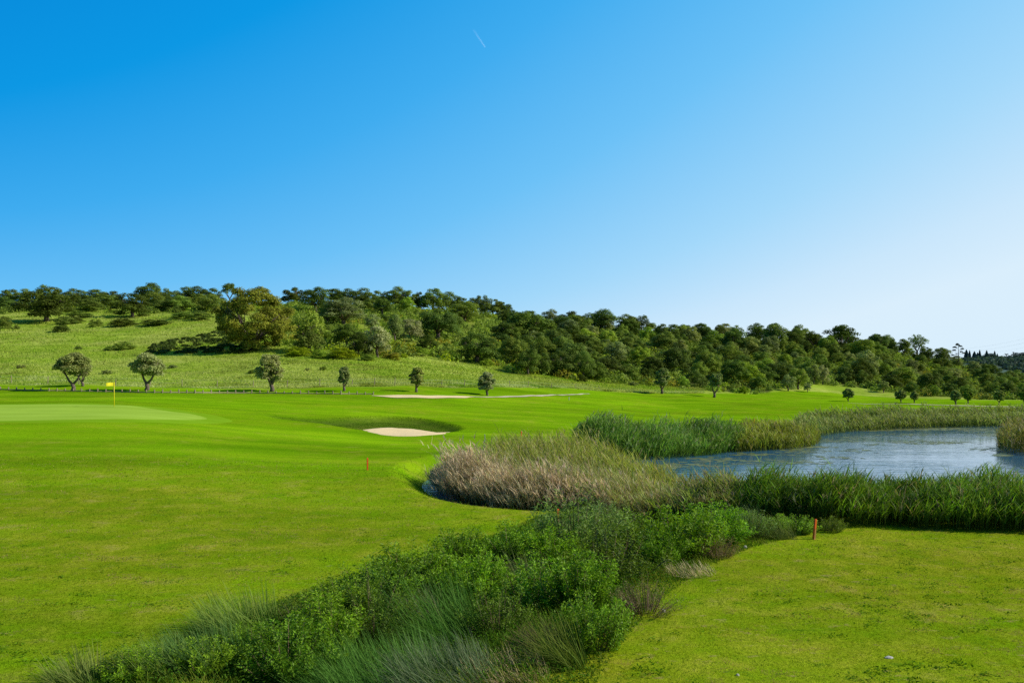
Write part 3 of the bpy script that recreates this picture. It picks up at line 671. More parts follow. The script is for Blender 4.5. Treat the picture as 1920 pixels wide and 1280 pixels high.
# --- olives along the course edge
def olive(px, py, wpx, hpx, seed, label, tone='O', fork=2, cz=.62):
    x, y, z = at(px, py); s = y / F; w, h = wpx * s, hpx * s
    o = empty('olive_tree', (x, y, z), label, 'olive tree', 'planted olive trees along the course edge'); o.rotation_euler = (0, ((seed * 37) % 11 - 5) * .018, 0)
    r = np.random.default_rng(seed); G = Geo()
    th = .17 * h; r0 = .05 * h
    tube(G, [(0, 0, -.15), (.02 * w, 0, th * .5), (-.01 * w, 0, th)], [r0 * 1.35, r0, r0 * .95], 9)
    tips = []
    for i in range(fork):
        a = math.pi * i + r.uniform(-.4, .4) if fork == 2 else 6.283 * i / fork + r.uniform(-.4, .4)
        e = np.array([math.cos(a) * .22 * w, math.sin(a) * .2 * w, .46 * h]); m = np.array([math.cos(a) * .13 * w, math.sin(a) * .13 * w, .29 * h])
        tube(G, [(-.01 * w, 0, th - .05), m, e, e + np.array([math.cos(a) * .05 * w, 0, .2 * h])], [r0 * .7, r0 * .55, r0 * .4, r0 * .15], 7); tips.append(e)
        for j in range(3):
            b = a + r.uniform(-1.2, 1.2); f = e + np.array([math.cos(b) * .15 * w, math.sin(b) * .15 * w, r.uniform(.1, .3) * h]); tube(G, [m * .3 + e * .7, f], [r0 * .3, r0 * .1], 5)
    link('trunk', G.build('trunk', M_BARK, True), o)
    G = Geo(); lb = []
    for i in range(30):
        a = 2.4 * i + r.uniform(-.6, .6); v = min(.97, max(-.75, -.8 + 1.8 * (i + .5) / 30 + r.uniform(-.15, .15))); q = math.sqrt(1 - v * v) * r.uniform(.5, 1.15) * .36
        rr = r.uniform(.11, .19); lb.append((q * math.cos(a) * w, q * math.sin(a) * w, ((cz if fork == 2 else cz - .04) + v * (.27 if fork == 2 else .36) * r.uniform(.8, 1.12)) * h, rr * w, rr * w * .8))
    n = int(np.clip(wpx * 190, 2200, 12000))
    crown(G, lb, n, max(.10, .0019 * y), (1, 1, 1), .3, .45, .6, tipcol=(1.7, 1.65, 1.7))
    c = link('crown', G.build('crown', M_LEAF), o); c.color = jit(TONE[tone], .06)
for a in [(155,724,36,48,11,'half hidden olive tree right behind the leftmost olive','O',3,.7), (137,732,66,69,1,'leftmost olive tree, forked trunk and wide crown','O',2,.66), (275,732,66,74,2,'round silvery olive tree right of the yellow flag','o',2,.62), (510,734,54,74,3,'upright olive tree third from the left, on single trunk','o',3,.6),
          (645,733,27,46,4,'slender small olive tree just left of the sand strip','O',3,.6), (780,735,32,47,5,'olive tree standing above the sand strip','O',3,.62), (913,741,36,42,6,'short olive tree where the sand strip becomes a path','o',3,.6),
          (1241,738,30,48,7,'olive tree alone near the middle of the wood edge','O',3,.62), (1339,745,28,46,8,'olive tree with bare dark trunk in front of the wood','O',2,.66), (1590,752,22,23,9,'small olive tree in front of the grassy bay','O',3,.62),
          (1689,754,20,22,12,'small round olive tree before the right part of the wood','O',3,.62), (1714,755,15,20,13,'thinnest small olive tree just right of the round one','O',3,.64), (1792,758,19,26,14,'dark small olive tree on the pale track, left of a pair','O',3,.62),
          (1815,756,17,24,15,'small olive tree set further back than the dark one beside it','d',3,.62), (1873,758,21,26,16,'small olive tree near the right end of the pale track','O',3,.62), (1921,757,18,26,17,'small olive tree cut by the right picture edge','d',3,.62)]:
    olive(*a)

# --- lone pine, cypresses, palms and the far hill
x, y, z = at(1797, 690)
o = empty('pine_tree', (x, y, z), 'lone tall pine with tufted crown at the right end of the skyline', 'pine tree')
s = y / F; h = 46 * s; G = Geo(); tube(G, [(0, 0, -.2), (.1, 0, h * .5), (-.1, 0, h * .95)], [.22, .17, .06], 7)
for zc, ax, ln in [(.5,-1,2.0),(.58,1,2.6),(.62,-1,1.6),(.72,1,2.2),(.8,-1,1.8),(.88,1,1.0)]: tube(G, [(0, 0, zc * h), (ax * ln * .6, .2, zc * h + .2), (ax * ln, .3, zc * h + .5)], [.08, .06, .03], 5)
link('trunk', G.build('trunk', M_BARK, True), o)
G = Geo(); lb = [(ax * s * 7, random.uniform(-.6, .6), zc * h, r, r * .55) for zc, ax, r in [(.52,-1.5,.8),(.56,-.6,.6),(.6,1.5,.9),(.66,.7,.8),(.72,-1.0,.9),(.78,1.2,.9),(.84,-.9,1.0),(.88,.5,.9),(.94,0,1.0),(.98,-.3,.7)]]
crown(G, lb, 2300, .3, (1, 1, 1), .25, .4, .7); c = link('crown', G.build('crown', M_LEAF), o); c.color = (.045, .075, .035, 1)

def fx(px, d): return (px - 960) / F * d
FD = 950.0
def farz(x, y):
    px = 960 + F * x / y
    top = np.interp(px, [1650, 1740, 1800, 1850, 1900, 1960, 2100, 2400], [720, 690, 676, 672, 674, 668, 655, 640])
    zt = CAMZ - (top - HY) / F * FD
    return -6 + (zt + 6) * np.exp(-((y - FD) / 260.0) ** 2) + (fbm(x / 60, y / 60, 55, 3) - .5) * 4
gx, gy = np.meshgrid(np.linspace(fx(1600, FD), fx(2500, FD), 90), np.linspace(520, 1500, 70)); gz = farz(gx, gy)
i_ = np.arange(gx.size).reshape(gx.shape)
tag(link('distant_hill', mesh('distant_hill', np.stack([gx, gy, gz], -1).reshape(-1, 3), np.stack([i_[:-1, :-1], i_[:-1, 1:], i_[1:, 1:], i_[1:, :-1]], -1).reshape(-1, 4), M_HILL, None, None, True)), 'far hill beyond the right end of the wood, tinted blue for haze', None, None, 'structure')
G = Geo(); n = 2600
x = rng.uniform(fx(1700, FD), fx(2150, FD), n); y = rng.uniform(560, 1000, n); z = farz(x, y)
for i in range(n):
    s = random.uniform(3, 5.5); d = sph(40); d[:, 2] = abs(d[:, 2])
    leaves(G, np.array([x[i], y[i], z[i] - .5]) + d * np.array([s, s, s * random.uniform(.8, 1.2)]) * rng.uniform(.6, 1, (40, 1)), d + sph(40) * .4, 2.2 * rng.uniform(.6, 1.3, 40), 1.7, np.array((.075, .125, .095)) * random.uniform(.65, 1.25) * rng.uniform(.8, 1.2, (40, 1)))  # leaf colour shifted to blue, haze painted in
tag(link('far_woods', G.build('far_woods', M_LEAF)), 'woodland covering the far hill at the right, haze painted as blue green', 'woodland', None, 'stuff')
def cyp(seed):
    G = Geo(); n = 900; t = rng.random(n) ** .8; a = rng.uniform(0, 6.283, n); prof = np.sin(np.clip(t * .93 + .07, 0, 1) * math.pi) ** .6 * (1 - .45 * t) * .5
    r = prof * rng.uniform(.7, 1.05, n); pos = np.stack([np.cos(a) * r, np.sin(a) * r, t], 1)
    leaves(G, pos, np.stack([np.cos(a), np.sin(a), 0 * a + .4], 1) + sph(n) * .4, .16, .12, np.ones((n, 1)) * rng.uniform(.7, 1.3, (n, 1))); return G.build('cypress', M_LEAF)
CY = [cyp(1), cyp(2)]
cl = ['broad dark cypress at the left end of the cypress row', 'thin cypress second from the left in the row', 'stout cypress third in the row with flat top', 'short cypress filling the gap before the tallest one', 'tall slim cypress fourth peak of the row', 'pointed cypress standing apart right of the dense row', 'slender lone cypress further right on the far hill', 'small cypress right end of the row on the far hill']
for (px, top, wd, base), lb in zip([(1812,656,8,676),(1818,657,5,677),(1827,659,8,678),(1833,661,6,678),(1837,656,5,678),(1850,657,6,676),(1865,658,5,677),(1870,663,4,678)], cl):
    yy = FD - 30; xx = fx(px, yy); zt = CAMZ - (top - HY) / F * yy; zb = float(farz(np.array([xx]), np.array([yy]))[0]); 
    o = link('cypress', random.choice(CY), None, (xx, yy, zb - 1)); o.scale = (wd / F * yy * 1.25, wd / F * yy * 1.25, zt - zb + 1); o.color = (.035, .085, .095, 1); tag(o, lb, 'cypress', 'cypresses on the far hill')  # cypress green pulled to blue to paint the haze
for px, top, wd, lb in [(1887, 663, 9, 'broad topped palm on the far hill left of the tall one'), (1900, 660, 5, 'tall thin palm with small crown on the far hill')]:
    yy = FD - 20; xx = fx(px, yy); zt = CAMZ - (top - HY) / F * yy; zb = float(farz(np.array([xx]), np.array([yy]))[0]); h = zt - zb; w = wd / F * yy
    o = empty('palm_tree', (xx, yy, zb), lb, 'palm tree', 'palms on the far hill'); G = Geo(); tube(G, [(0, 0, -.5), (.1, 0, h * .5), (0, 0, h - w * .25)], [.35, .28, .25], 6); link('trunk', G.build('trunk', M_BARK, True), o)
    G = Geo(); n = 60; a = rng.uniform(0, 6.283, n); blades(G, np.tile([[0, 0, h - w * .3]], (n, 1)), a, w * .62, .5, rng.uniform(.1, 1.2, n), rng.uniform(.7, 1.5, n), (1, 1, 1), (1, 1, 1), 4)
    c = link('crown', G.build('crown', M_LEAF), o); c.color = (.05, .10, .09, 1)  # palm colour carries painted haze
for px, py, w, t, lb in [(1858, 668, 30, 0, 'rounded far tree between the cypresses'), (1905, 675, 26, 0, 'low round far tree under the tall palm'), (1918, 672, 22, 0, 'dark far tree at the right picture edge')]:
    yy = FD - 40; o = link('far_tree', random.choice(BUSHY), None, (fx(px, yy), yy, float(farz(np.array([fx(px, yy)]), np.array([yy]))[0]) - 1)); o.scale = (w / F * yy, w / F * yy, 9); o.color = (.05, .10, .09, 1); tag(o, lb, 'tree')  # far tree colour blued as painted haze
o = empty('power_line', (0, 0, 0), 'faint overhead power wires sagging into the right sky', 'power line')
for k, (a, b) in enumerate([((1790, 668), (2000, 632)), ((1790, 662), (2000, 622)), ((1800, 655), (2000, 612))]):
    G = Geo(); pts = []
    for t in np.linspace(0, 1, 16):
        yy = 820 - 420 * t; px = a[0] + (b[0] - a[0]) * t; py = a[1] + (b[1] - a[1]) * t + 6 * math.sin(math.pi * t); pts.append((fx(px, yy), yy, CAMZ - (py - HY) / F * yy))
    tube(G, pts, .022, 4); link('wire', G.build('wire', M_WIRE), o)

# contrail: an ice trail high up, far behind the hill
G = Geo(); D = 9000.0; a = np.array([fx(887, D), D, CAMZ + (HY - 55) / F * D]); b = np.array([fx(911, D), D * .985, CAMZ + (HY - 90) / F * D * .985])
m = 14; V = []; K = []; dirv = (b - a) / np.linalg.norm(b - a); up = np.cross(dirv, [0, 1, 0]); up /= np.linalg.norm(up)
for i in range(m + 1):
    t = i / m; p = a + (b - a) * t; w = 17 - 8 * t
    for k, q in enumerate((-1, -.4, .4, 1)): V.append(p + up * w * q); K.append([(.15 + .85 * t) * (0 if abs(q) == 1 else 1) * (1 if i not in (0, m) else .1)] * 3)
G.add(V, [(i * 4 + k, i * 4 + k + 1, i * 4 + k + 5, i * 4 + k + 4) for i in range(m) for k in range(3)], None, np.array(K))
tag(link('contrail', G.build('contrail', M_TRAIL)), 'short white aircraft trail high in the blue sky', 'contrail')

# ------------------------------------------------------------------ fences, stakes, flag
o = empty('wire_fence', (0, 0, 0), 'grey post and wire fence along the foot of the meadow', 'fence')
pts = []
for px in list(range(-40, 700, 64)) + list(range(700, 1130, 42)):
    py = np.interp(px, [-40, 0, 250, 510, 700, 900, 1130], [718, 718, 723, 727, 722, 724, 730]) ; pts.append(at(px + random.uniform(-4, 4), py))
pm = Geo(); tube(pm, [(0, 0, -.2), (0, 0, .55), (.015, 0, 1.1)], [.06, .055, .05], 7); PM = pm.build('post', M_POST)
for p in pts: q = link('post', PM, o, p); q.rotation_euler = (random.uniform(-.06, .06), random.uniform(-.06, .06), random.uniform(0, 6)); q.scale = (1, 1, random.uniform(.85, 1.1))
for hgt in (.45, .95):
    G = Geo(); tube(G, [(a, b, c + hgt) for a, b, c in pts], .008, 4); link('wire', G.build('wire', M_WIRE), o)
o = empty('low_timber_edging', (0, 0, 0), 'low weathered timber edging with short posts along the fairway', 'timber edging')
EL = [(px, np.interp(px, [-60, 0, 80, 150, 270, 420, 560, 700], [729, 731, 733, 734, 736.5, 737.5, 738.5, 740])) for px in np.arange(-60, 702, 15.2)]
ep = [at(p, q) for p, q in EL]
G = Geo(); tube(G, [(a, b, c + .10) for a, b, c in ep], .075, 6); link('board', G.build('board', M_POST), o)
pm = Geo(); tube(pm, [(0, 0, -.1), (0, 0, .22), (0, 0, .46)], [.085, .085, .075], 7); PM = pm.build('post', M_POST)
for p in ep: q = link('post', PM, o, (p[0], p[1] - .02, p[2])); q.rotation_euler = (0, 0, random.uniform(0, 6)); q.scale = (1, 1, random.uniform(.8, 1.15))

def stake(px, py, hpx, wid, label, lean=0, mat_=M_RED, name='marker_stake', tip=M_RAW):
    x, y, z = at(px, py); h = hpx * y / F
    o = empty(name, (x, y, z), label, 'stake', 'red water hazard stakes' if mat_ is M_RED else None); o.rotation_euler = (0, lean, .4)
    G = Geo(); b = wid / 2
    V = []
    for zc, s in ((-.15, .9), (h * .3, 1), (h - .03, 1), (h, .82)): V += [(-b * s, -b * s, zc), (b * s, -b * s, zc), (b * s, b * s, zc), (-b * s, b * s, zc)]
    q = [(4 * i + k, 4 * i + (k + 1) % 4, 4 * i + 4 + (k + 1) % 4, 4 * i + 4 + k) for i in range(3) for k in range(4)] + [(12, 13, 14, 15)]
    G.add(V, q); link('shaft', G.build('shaft', mat_), o); return o, h
st, h = stake(1526, 1013, 38, .06, 'leaning red hazard stake with worn foot at the near pond bank', .11)
G = Geo(); G.add([(-.031, -.0345, 0), (.031, -.0345, 0), (.031, -.0345, .28), (-.015, -.0345, .34)], [(0, 1, 2, 3)]); G.add([(.0345, -.031, 0), (.0345, .031, 0), (.0345, .031, .28), (.0345, -.031, .33)], [(0, 1, 2, 3)]); link('worn_patch', G.build('worn_patch', M_RAW), st)
stake(689, 881, 23, .075, 'dull red hazard stake alone on the lawn below the bunker')
stake(977.5, 824, 16, .085, 'red hazard stake on the grass right of the grey post')
stake(1414, 799, 14, .08, 'farthest red hazard stake on the fairway beyond the reeds')
stake(1046, 992, 38, .06, 'faded red stake half buried in the bushes by dry reeds')
stake(909, 838, 24, .05, 'thin grey post standing behind the dry reeds', 0, M_GREY, 'grey_post')
stake(1067, 750, 6, .09, 'tiny pale marker post far out on the fairway', 0, M_WHITE, 'marker_post')

x, y, z = at(214, 763.5); h = 47 * y / F
o = empty('flagstick', (x, y, z), 'yellow flagstick with small yellow flag on the putting green', 'flagstick')
G = Geo(); tube(G, [(0, 0, -.1), (0, 0, h * .5), (0, 0, h)], [.035, .032, .03], 8); link('pole', G.build('pole', M_PIN, True), o)
G = Geo(); V = []; nx_, nz_ = 9, 5
for i in range(nx_):
    for j in range(nz_):
        u = i / (nx_ - 1); v = j / (nz_ - 1); V.append((-.02 - .52 * u, -.42 * u + .05 * math.sin(u * 6) * u, h - .02 - .34 * v * (1 - .28 * u) - .05 * u * u - .06 * u * v))
G.add(V, [(i * nz_ + j, (i + 1) * nz_ + j, (i + 1) * nz_ + j + 1, i * nz_ + j + 1) for i in range(nx_ - 1) for j in range(nz_ - 1)]); link('flag', G.build('flag', M_FLAG, True), o)

def stone(px, py, w, hh, label, m=M_WHITE, name='stone'):
    x, y, z = at(px, py); G = Geo(); n = 9; V = []
    for zc, s in ((-.03, .9), (hh * .5, 1), (hh, .6)):
        for k in range(n):
            a = 6.283 * k / n; q = s * w * .5 * random.uniform(.8, 1.15); V.append((math.cos(a) * q, math.sin(a) * q * .7, zc * random.uniform(.85, 1.1)))
    V.append((0, 0, hh * 1.05))
    G.add(V, [(i * n + k, i * n + (k + 1) % n, (i + 1) * n + (k + 1) % n, (i + 1) * n + k) for i in range(2) for k in range(n)], [(2 * n + k, 2 * n + (k + 1) % n, 3 * n) for k in range(n)])
    tag(link(name, G.build(name, m), None, (x, y, z)), label, 'stone')
stone(1667, 1238, .17, .025, 'pale flat stone in a worn patch of the right lawn')
stone(1244, 1149, .09, .06, 'small white stone at the lawn edge beside the dead bush')
stone(1397, 1027, .12, .07, 'grey stone in weeds left of the leaning stake', M_WHITE)
stone(1383, 1266, .06, .03, 'tiny white chip on the near right lawn')

# ------------------------------------------------------------------ reeds
def inpoly(P, n):
    lo, hi = P.min(0), P.max(0); out = []
    c = 0
    while c < n:
        q = rng.uniform(lo, hi, (n * 2, 2)); q = q[inside(P, q[:, 0], q[:, 1])]; out.append(q); c += len(q)
    return np.concatenate(out)[:n]
def cvary(c, n, a=.25, hue=.1):
    k = rng.uniform(1 - a, 1 + a, (n, 1)); return np.array(c)[None] * k * rng.uniform(1 - hue, 1 + hue, (n, 3))
def reedbed(name, P, n, H, label, cf, ct, leaf=6, ll=.55, lw=.03, stemw=.014, az=math.pi, lean=.10, material=None, plume=.1, plcol=(.42, .36, .26), hv=.2, brown=.0, zmin=-9, cat='reeds', nseg=4, hf=None):
    G = Geo(); xy = inpoly(P, n); x, y = xy.T; z = np.maximum(zfun(x, y), WZ - .5)
    z = np.maximum(z, zmin)
    h = H * (.40 + 1.2 * fbm(x / 1.3, y / 1.3, 61, 3)) * rng.uniform(1 - hv * 1.6, 1 + hv * .9, n)
    tall = rng.random(n) < .04; h = np.where(tall, h * 1.22, h)
    edge = sst(0, .9, -sdist(P, x, y)); h = h * (.62 + .38 * edge)
    if hf is not None: h = h * np.interp(960 + F * x / y, *hf)
    h = h + np.maximum(0, WZ - z)
    a = az + rng.normal(0, .7, n) + (fbm(x / 2.2, y / 2.2, 67, 2) - .5) * 3.2; le = np.abs(rng.normal(lean, .07, n)) * (.5 + 1.6 * fbm(x / 1.1, y / 1.1, 69, 2)); patch = (fbm(x / 1.6, y / 1.6, 73, 3) - .5) * 1.1
    c0 = cvary(cf, n); c1 = cvary(ct, n) * (1 + patch)[:, None]
    pts = blades(G, np.stack([x, y, z], 1), a, h, stemw, le * .4, le * 2.4, c0, c1, nseg, taper=.6)
    Pt = np.stack(pts, 1)                                               # n, seg+1, 3
    for k in range(leaf):
        t = rng.uniform(.28, 1.0, n) ** .75; f = t * nseg; i = np.minimum(f.astype(int), nseg - 1); w = (f - i)[:, None]
        b = Pt[np.arange(n), i] * (1 - w) + Pt[np.arange(n), i + 1] * w
        aa = a + rng.normal(0, 1.25, n); L = ll * rng.uniform(.6, 1.25, n)
        cc = c0 + (c1 - c0) * t[:, None]; cc = cc * rng.uniform(.75, 1.25, (n, 1))
        if brown: bm = (rng.random(n) < brown)[:, None]; cc = np.where(bm, cvary((.33, .25, .14), n), cc)
        blades(G, b, aa, L, lw * rng.uniform(.7, 1.3, n), rng.uniform(.2, .6, n), rng.uniform(.3, 1.3, n), cc, cc * 1.1, 3)
    sel = np.nonzero(rng.random(n) < plume)[0]
    if len(sel):
        for k in range(7):
            tip = pts[-1][sel] - (pts[-1][sel] - pts[-2][sel]) * rng.uniform(0, .5, (len(sel), 1))
            cc = cvary(plcol, len(sel), .25); blades(G, tip, a[sel] + rng.normal(0, .6, len(sel)), .26 * rng.uniform(.6, 1.2, len(sel)), .03, rng.uniform(.1, .5, len(sel)), rng.uniform(.3, 1.0, len(sel)), cc, cc, 2)
    o = link(name, G.build(name, material or M_REED)); return tag(o, label, cat, None, 'stuff')
GC, GT = (.05, .10, .012), (.16, .28, .022)
reedbed('reeds', poly([W(1365,27.6), W(1450,26.6), W(1560,26.0), W(1660,25.8), W(1760,25.5), W(1960,25.0), W(2120,25), W(2150,32), W(1920,32), W(1700,32.2), W(1500,32.4), W(1420,32.4), W(1370,31.5)]), 9500, 1.12,
        'tall green reed bed along the near bank, right of the leaning stake', (.05, .075, .02), GT, 6, .5, .030, az=.2, plume=.05, brown=.05)
reedbed('reeds', poly([W(1190,29.2), W(1290,28.0), W(1380,27.4), W(1430,30), W(1390,33), W(1290,34), W(1230,33)]), 2600, 1.12,
        'mixed green and straw reeds between the dry clump and green bed', (.06, .09, .02), (.24, .30, .05), 5, .5, .028, az=2.8, plume=.15, brown=.3)
DRYP = poly([W(808,40.4), W(846,35.3), W(900,33), W(960,31.2), W(1050,30), W(1120,29.5), W(1165,29.3), W(1150,31.5), W(1090,33.5), W(1040,35.5), W(1000,37), W(960,38.5), W(900,42), W(850,43)])
reedbed('dry_reeds', DRYP, 2400, 1.8, 'dry tan reed clump bending over at the left end of the pond', (.14, .13, .045), (.58, .46, .27), 6, .5, .026, az=2.9, lean=.2, material=M_DRY, plume=.4, plcol=(.60, .49, .34), hf=([820, 850, 900, 1000, 1080, 1200, 1290], [.72, .95, 1.08, 1.05, .95, .72, .62]))
reedbed('reeds', poly([W(850,36.2), W(910,33.2), W(980,31.5), W(1080,30.2), W(1250,29.3), W(1250,30.4), W(1090,31.4), W(990,33), W(930,35), W(870,38)]), 1500, 1.25,
        'dark green leafy growth at the foot of the dry reed clump', (.04, .06, .018), (.09, .15, .03), 5, .4, .025, az=2.5, plume=0)
reedbed('reeds', poly([W(880,38), W(930,33.5), W(1010,31.5), W(1120,30.2), W(1270,29.6), W(1290,33), W(1150,36), W(1030,38.5), W(930,42)]), 1700, 1.7,
        'long pale leaning blades standing out of the dry reed clump', (.13, .17, .03), (.42, .45, .13), 4, .8, .024, az=2.8, lean=.25, plume=.25, plcol=(.6, .52, .36), brown=.25, hf=([880, 1000, 1100, 1290], [1, 1, .9, .72]))
reedbed('reeds', poly([W(1060,33), W(1100,30), W(1180,29.0), W(1290,28.5), W(1310,31), W(1240,34), W(1150,35.5), W(1080,36)]), 1900, 1.45,
        'straw and green reeds mixed together right of the dry clump', (.09, .11, .02), (.33, .37, .10), 6, .6, .026, az=2.8, lean=.2, plume=.3, plcol=(.58, .50, .33), brown=.38, hf=([1060, 1180, 1310], [1, .85, .68]))
reedbed('cattails', poly([W(905,43.5), W(960,40.5), W(1030,38.5), W(1120,36.5), W(1200,35), W(1290,35.5), W(1290,38.5), W(1220,42), W(1170,47), W(1120,51), W(1040,54), W(960,52), W(910,48)]), 4200, 1.75,
        'yellow green cattails behind the dry clump', (.11, .15, .025), (.36, .39, .07), 4, .75, .03, az=2.7, lean=.17, plume=.18, plcol=(.5, .44, .24), brown=.12, hf=([900, 1000, 1140, 1200, 1290], [1, 1, .95, .75, .65]))
reedbed('reeds', poly([W(1072,58), W(1110,55.5), W(1180,54.3), W(1260,55.5), W(1330,58), W(1385,61), W(1400,66), W(1330,66), W(1240,63), W(1150,62), W(1085,62)]), 3600, 1.65,
        'tall deep green reed bed on the far left bank of the pond', (.05, .11, .018), (.18, .32, .05), 5, .6, .045, .02, az=.3, plume=.3, plcol=(.46, .46, .28))
reedbed('reeds', poly([W(1380,60.5), W(1440,62), W(1500,64), W(1530,67), W(1540,74), W(1490,76), W(1430,73), W(1385,68)]), 2600, 1.4,
        'yellowish reed point jutting into the pond', (.09, .13, .018), (.31, .35, .05), 5, .6, .05, .025, az=2.8, plume=.15, brown=.05)
reedbed('reeds', poly([W(1505,72), W(1530,77), W(1600,85.5), W(1700,90.5), W(1800,93.5), W(1900,95.5), W(2000,96.5), W(2010,108), W(1880,106), W(1740,103.5), W(1620,99.5), W(1530,92), W(1490,83)]), 5200, 1.3,
        'grey green reed bed along the far bank of the pond', (.08, .12, .03), (.27, .32, .09), 5, .6, .065, .03, az=2.9, plume=.35, plcol=(.42, .40, .26))
reedbed('reeds', poly([W(1866,66), W(1885,60.5), W(1930,58), W(2020,58), W(2040,70), W(1960,76), W(1885,75)]), 2000, 1.6,
        'orange tinged reed bed at the right edge of the pond', (.08, .09, .02), (.25, .25, .045), 5, .6, .05, .022, az=.6, plume=.1, brown=.2)

# floating weed on the water
G = Geo(); pos = []
for cx, cy, sx, sy, n in [(1500,845,40,5,260),(1350,862,90,5,300),(1250,874,40,4,160),(1860,815,30,4,200),(1720,805,120,2,400),(1600,822,40,4,220),(1560,826,70,4,260),(1640,806,80,2,420),(1760,803,90,2,520),(1840,806,40,3,220),(1730,829,70,3,300),(1790,830,40,2,130),(1520,838,40,2,160),(1420,852,60,2,200),(1480,866,90,5,160),(1600,845,60,4,90),(1560,858,60,3,90),(1300,872,60,3,120),(1850,842,30,4,90),(1880,852,20,3,120),(1700,815,60,3,120),(1635,833,20,2,40)]:
    px = rng.normal(cx, sx * .5, n); py = rng.normal(cy, sy * .6, n); d = (CAMZ - WZ) * F / (py - HY); pos.append(np.stack([(px - 960) / F * d, d], 1))
pos = np.concatenate(pos); pos = pos[sdist(POND, pos[:, 0], pos[:, 1]) < -.3]; n = len(pos); k = 7
kp = rng.random(n) < np.where(pos[:, 1] > 78, .8, .4); pos = pos[kp]; n = len(pos)
r = rng.uniform(.05, .26, n); aa = rng.uniform(0, 6.28, n); V = []
for j in range(k):
    w = aa + 6.283 * j / k; q = r * rng.uniform(.6, 1.2, n); V.append(np.stack([pos[:, 0] + np.cos(w) * q * 1.5, pos[:, 1] + np.sin(w) * q, WZ + .006 + np.arange(n) * 1.2e-6], 1))
V = np.stack(V, 1).reshape(-1, 3); K = np.repeat(cvary((.17, .19, .05), n, .35), k, 0)
tag(link('pond_weed', mesh('pond_weed', V, np.arange(n * k).reshape(n, k), M_ALGAE, K)), 'mats of yellowish weed floating on the pond', 'pond weed', None, 'stuff')

# ------------------------------------------------------------------ foreground bushes
def bush_mesh(seed, nst=60, nlf=70, ll=.075, lw=.022, c=(.13, .23, .008), tip=(.23, .36, .015), spread=.55, hh=1.0, up=.5):
    """radius about .6, height about 1; returns foliage and stems"""
    r = np.random.default_rng(seed); G = Geo(); S = Geo()
    a = r.uniform(0, 6.283, nst); q = np.sqrt(r.random(nst)); le = q * spread * 1.35; L = hh * (1.0 - .25 * q) * r.uniform(.65, 1.1, nst)
    b = np.stack([np.cos(a) * q * .22, np.sin(a) * q * .22, np.full(nst, -.08)], 1)
    pts = blades(S, b, a, L, .014, le, r.uniform(-.3, .25, nst), (1, 1, 1), (1, 1, 1), 4, taper=.7)
    Pt = np.stack(pts, 1)
    n = nst * nlf; st = np.repeat(np.arange(nst), nlf); t = r.uniform(.18, 1.0, n) ** .7; f = t * 4; i = np.minimum(f.astype(int), 3); w = (f - i)[:, None]
    p = Pt[st, i] * (1 - w) + Pt[st, i + 1] * w; ax = Pt[st, i + 1] - Pt[st, i]; ax /= np.linalg.norm(ax, axis=1, keepdims=True)
    side = sph(n); side -= (side * ax).sum(1, keepdims=True) * ax; side /= np.linalg.norm(side, axis=1, keepdims=True)
    dirn = ax * up + side; dirn /= np.linalg.norm(dirn, axis=1, keepdims=True); jl = ll * r.uniform(.6, 1.3, n)
    p = p + side * .05 * r.random((n, 1)) + dirn * jl[:, None] * .5
    nr = np.cross(dirn, sph(n)) + np.array([0, 0, .35])
    br = r.uniform(.7, 1.3, nst)[st][:, None]
    cc = (np.array(c) + (np.array(tip) - np.array(c)) * (t ** 2)[:, None]) * br * r.uniform(.8, 1.2, (n, 1))
    leaves(G, p, nr, jl, lw * r.uniform(.7, 1.3, n), cc, axis=dirn)
    return G.build('foliage', M_BUSH), S.build('stems', M_TWIG)
LEAFY = [bush_mesh(300 + i, 84, 100, .058, .018) for i in range(4)]
DARKB = [bush_mesh(320 + i, 80, 85, .045, .014, (.08, .13, .008), (.17, .24, .02), .6) for i in range(2)]
SILV = [bush_mesh(330 + i, 80, 70, .06, .013, (.09, .17, .02), (.24, .34, .08), .5) for i in range(2)]
BRT = [bush_mesh(340 + i, 80, 100, .052, .02, (.13, .25, .012), (.25, .41, .025), .6) for i in range(2)]
DEAD = [bush_mesh(350 + i, 130, 22, .05, .008, (.24, .15, .07), (.36, .25, .12), .75, .9) for i in range(2)]
BK = {'leafy': LEAFY, 'dark': DARKB, 'silver': SILV, 'bright': BRT, 'dead': DEAD}
def bush(px, py, wpx, hpx, kind, label):
    x, y, z = at(px, py); s = y / F
    o = empty('bush', (x, y, z - .03), label, 'bush', None, random.uniform(0, 6.28), (wpx * s / 1.0, wpx * s / 1.0, hpx * s * 1.5))
    f, st_ = random.choice(BK[kind]); c = link('foliage', f, o); link('stems', st_, o); k = random.uniform(.74, 1.16); c.color = (k * random.uniform(.85, 1.05), k, k * random.uniform(.8, 1.2), 1)
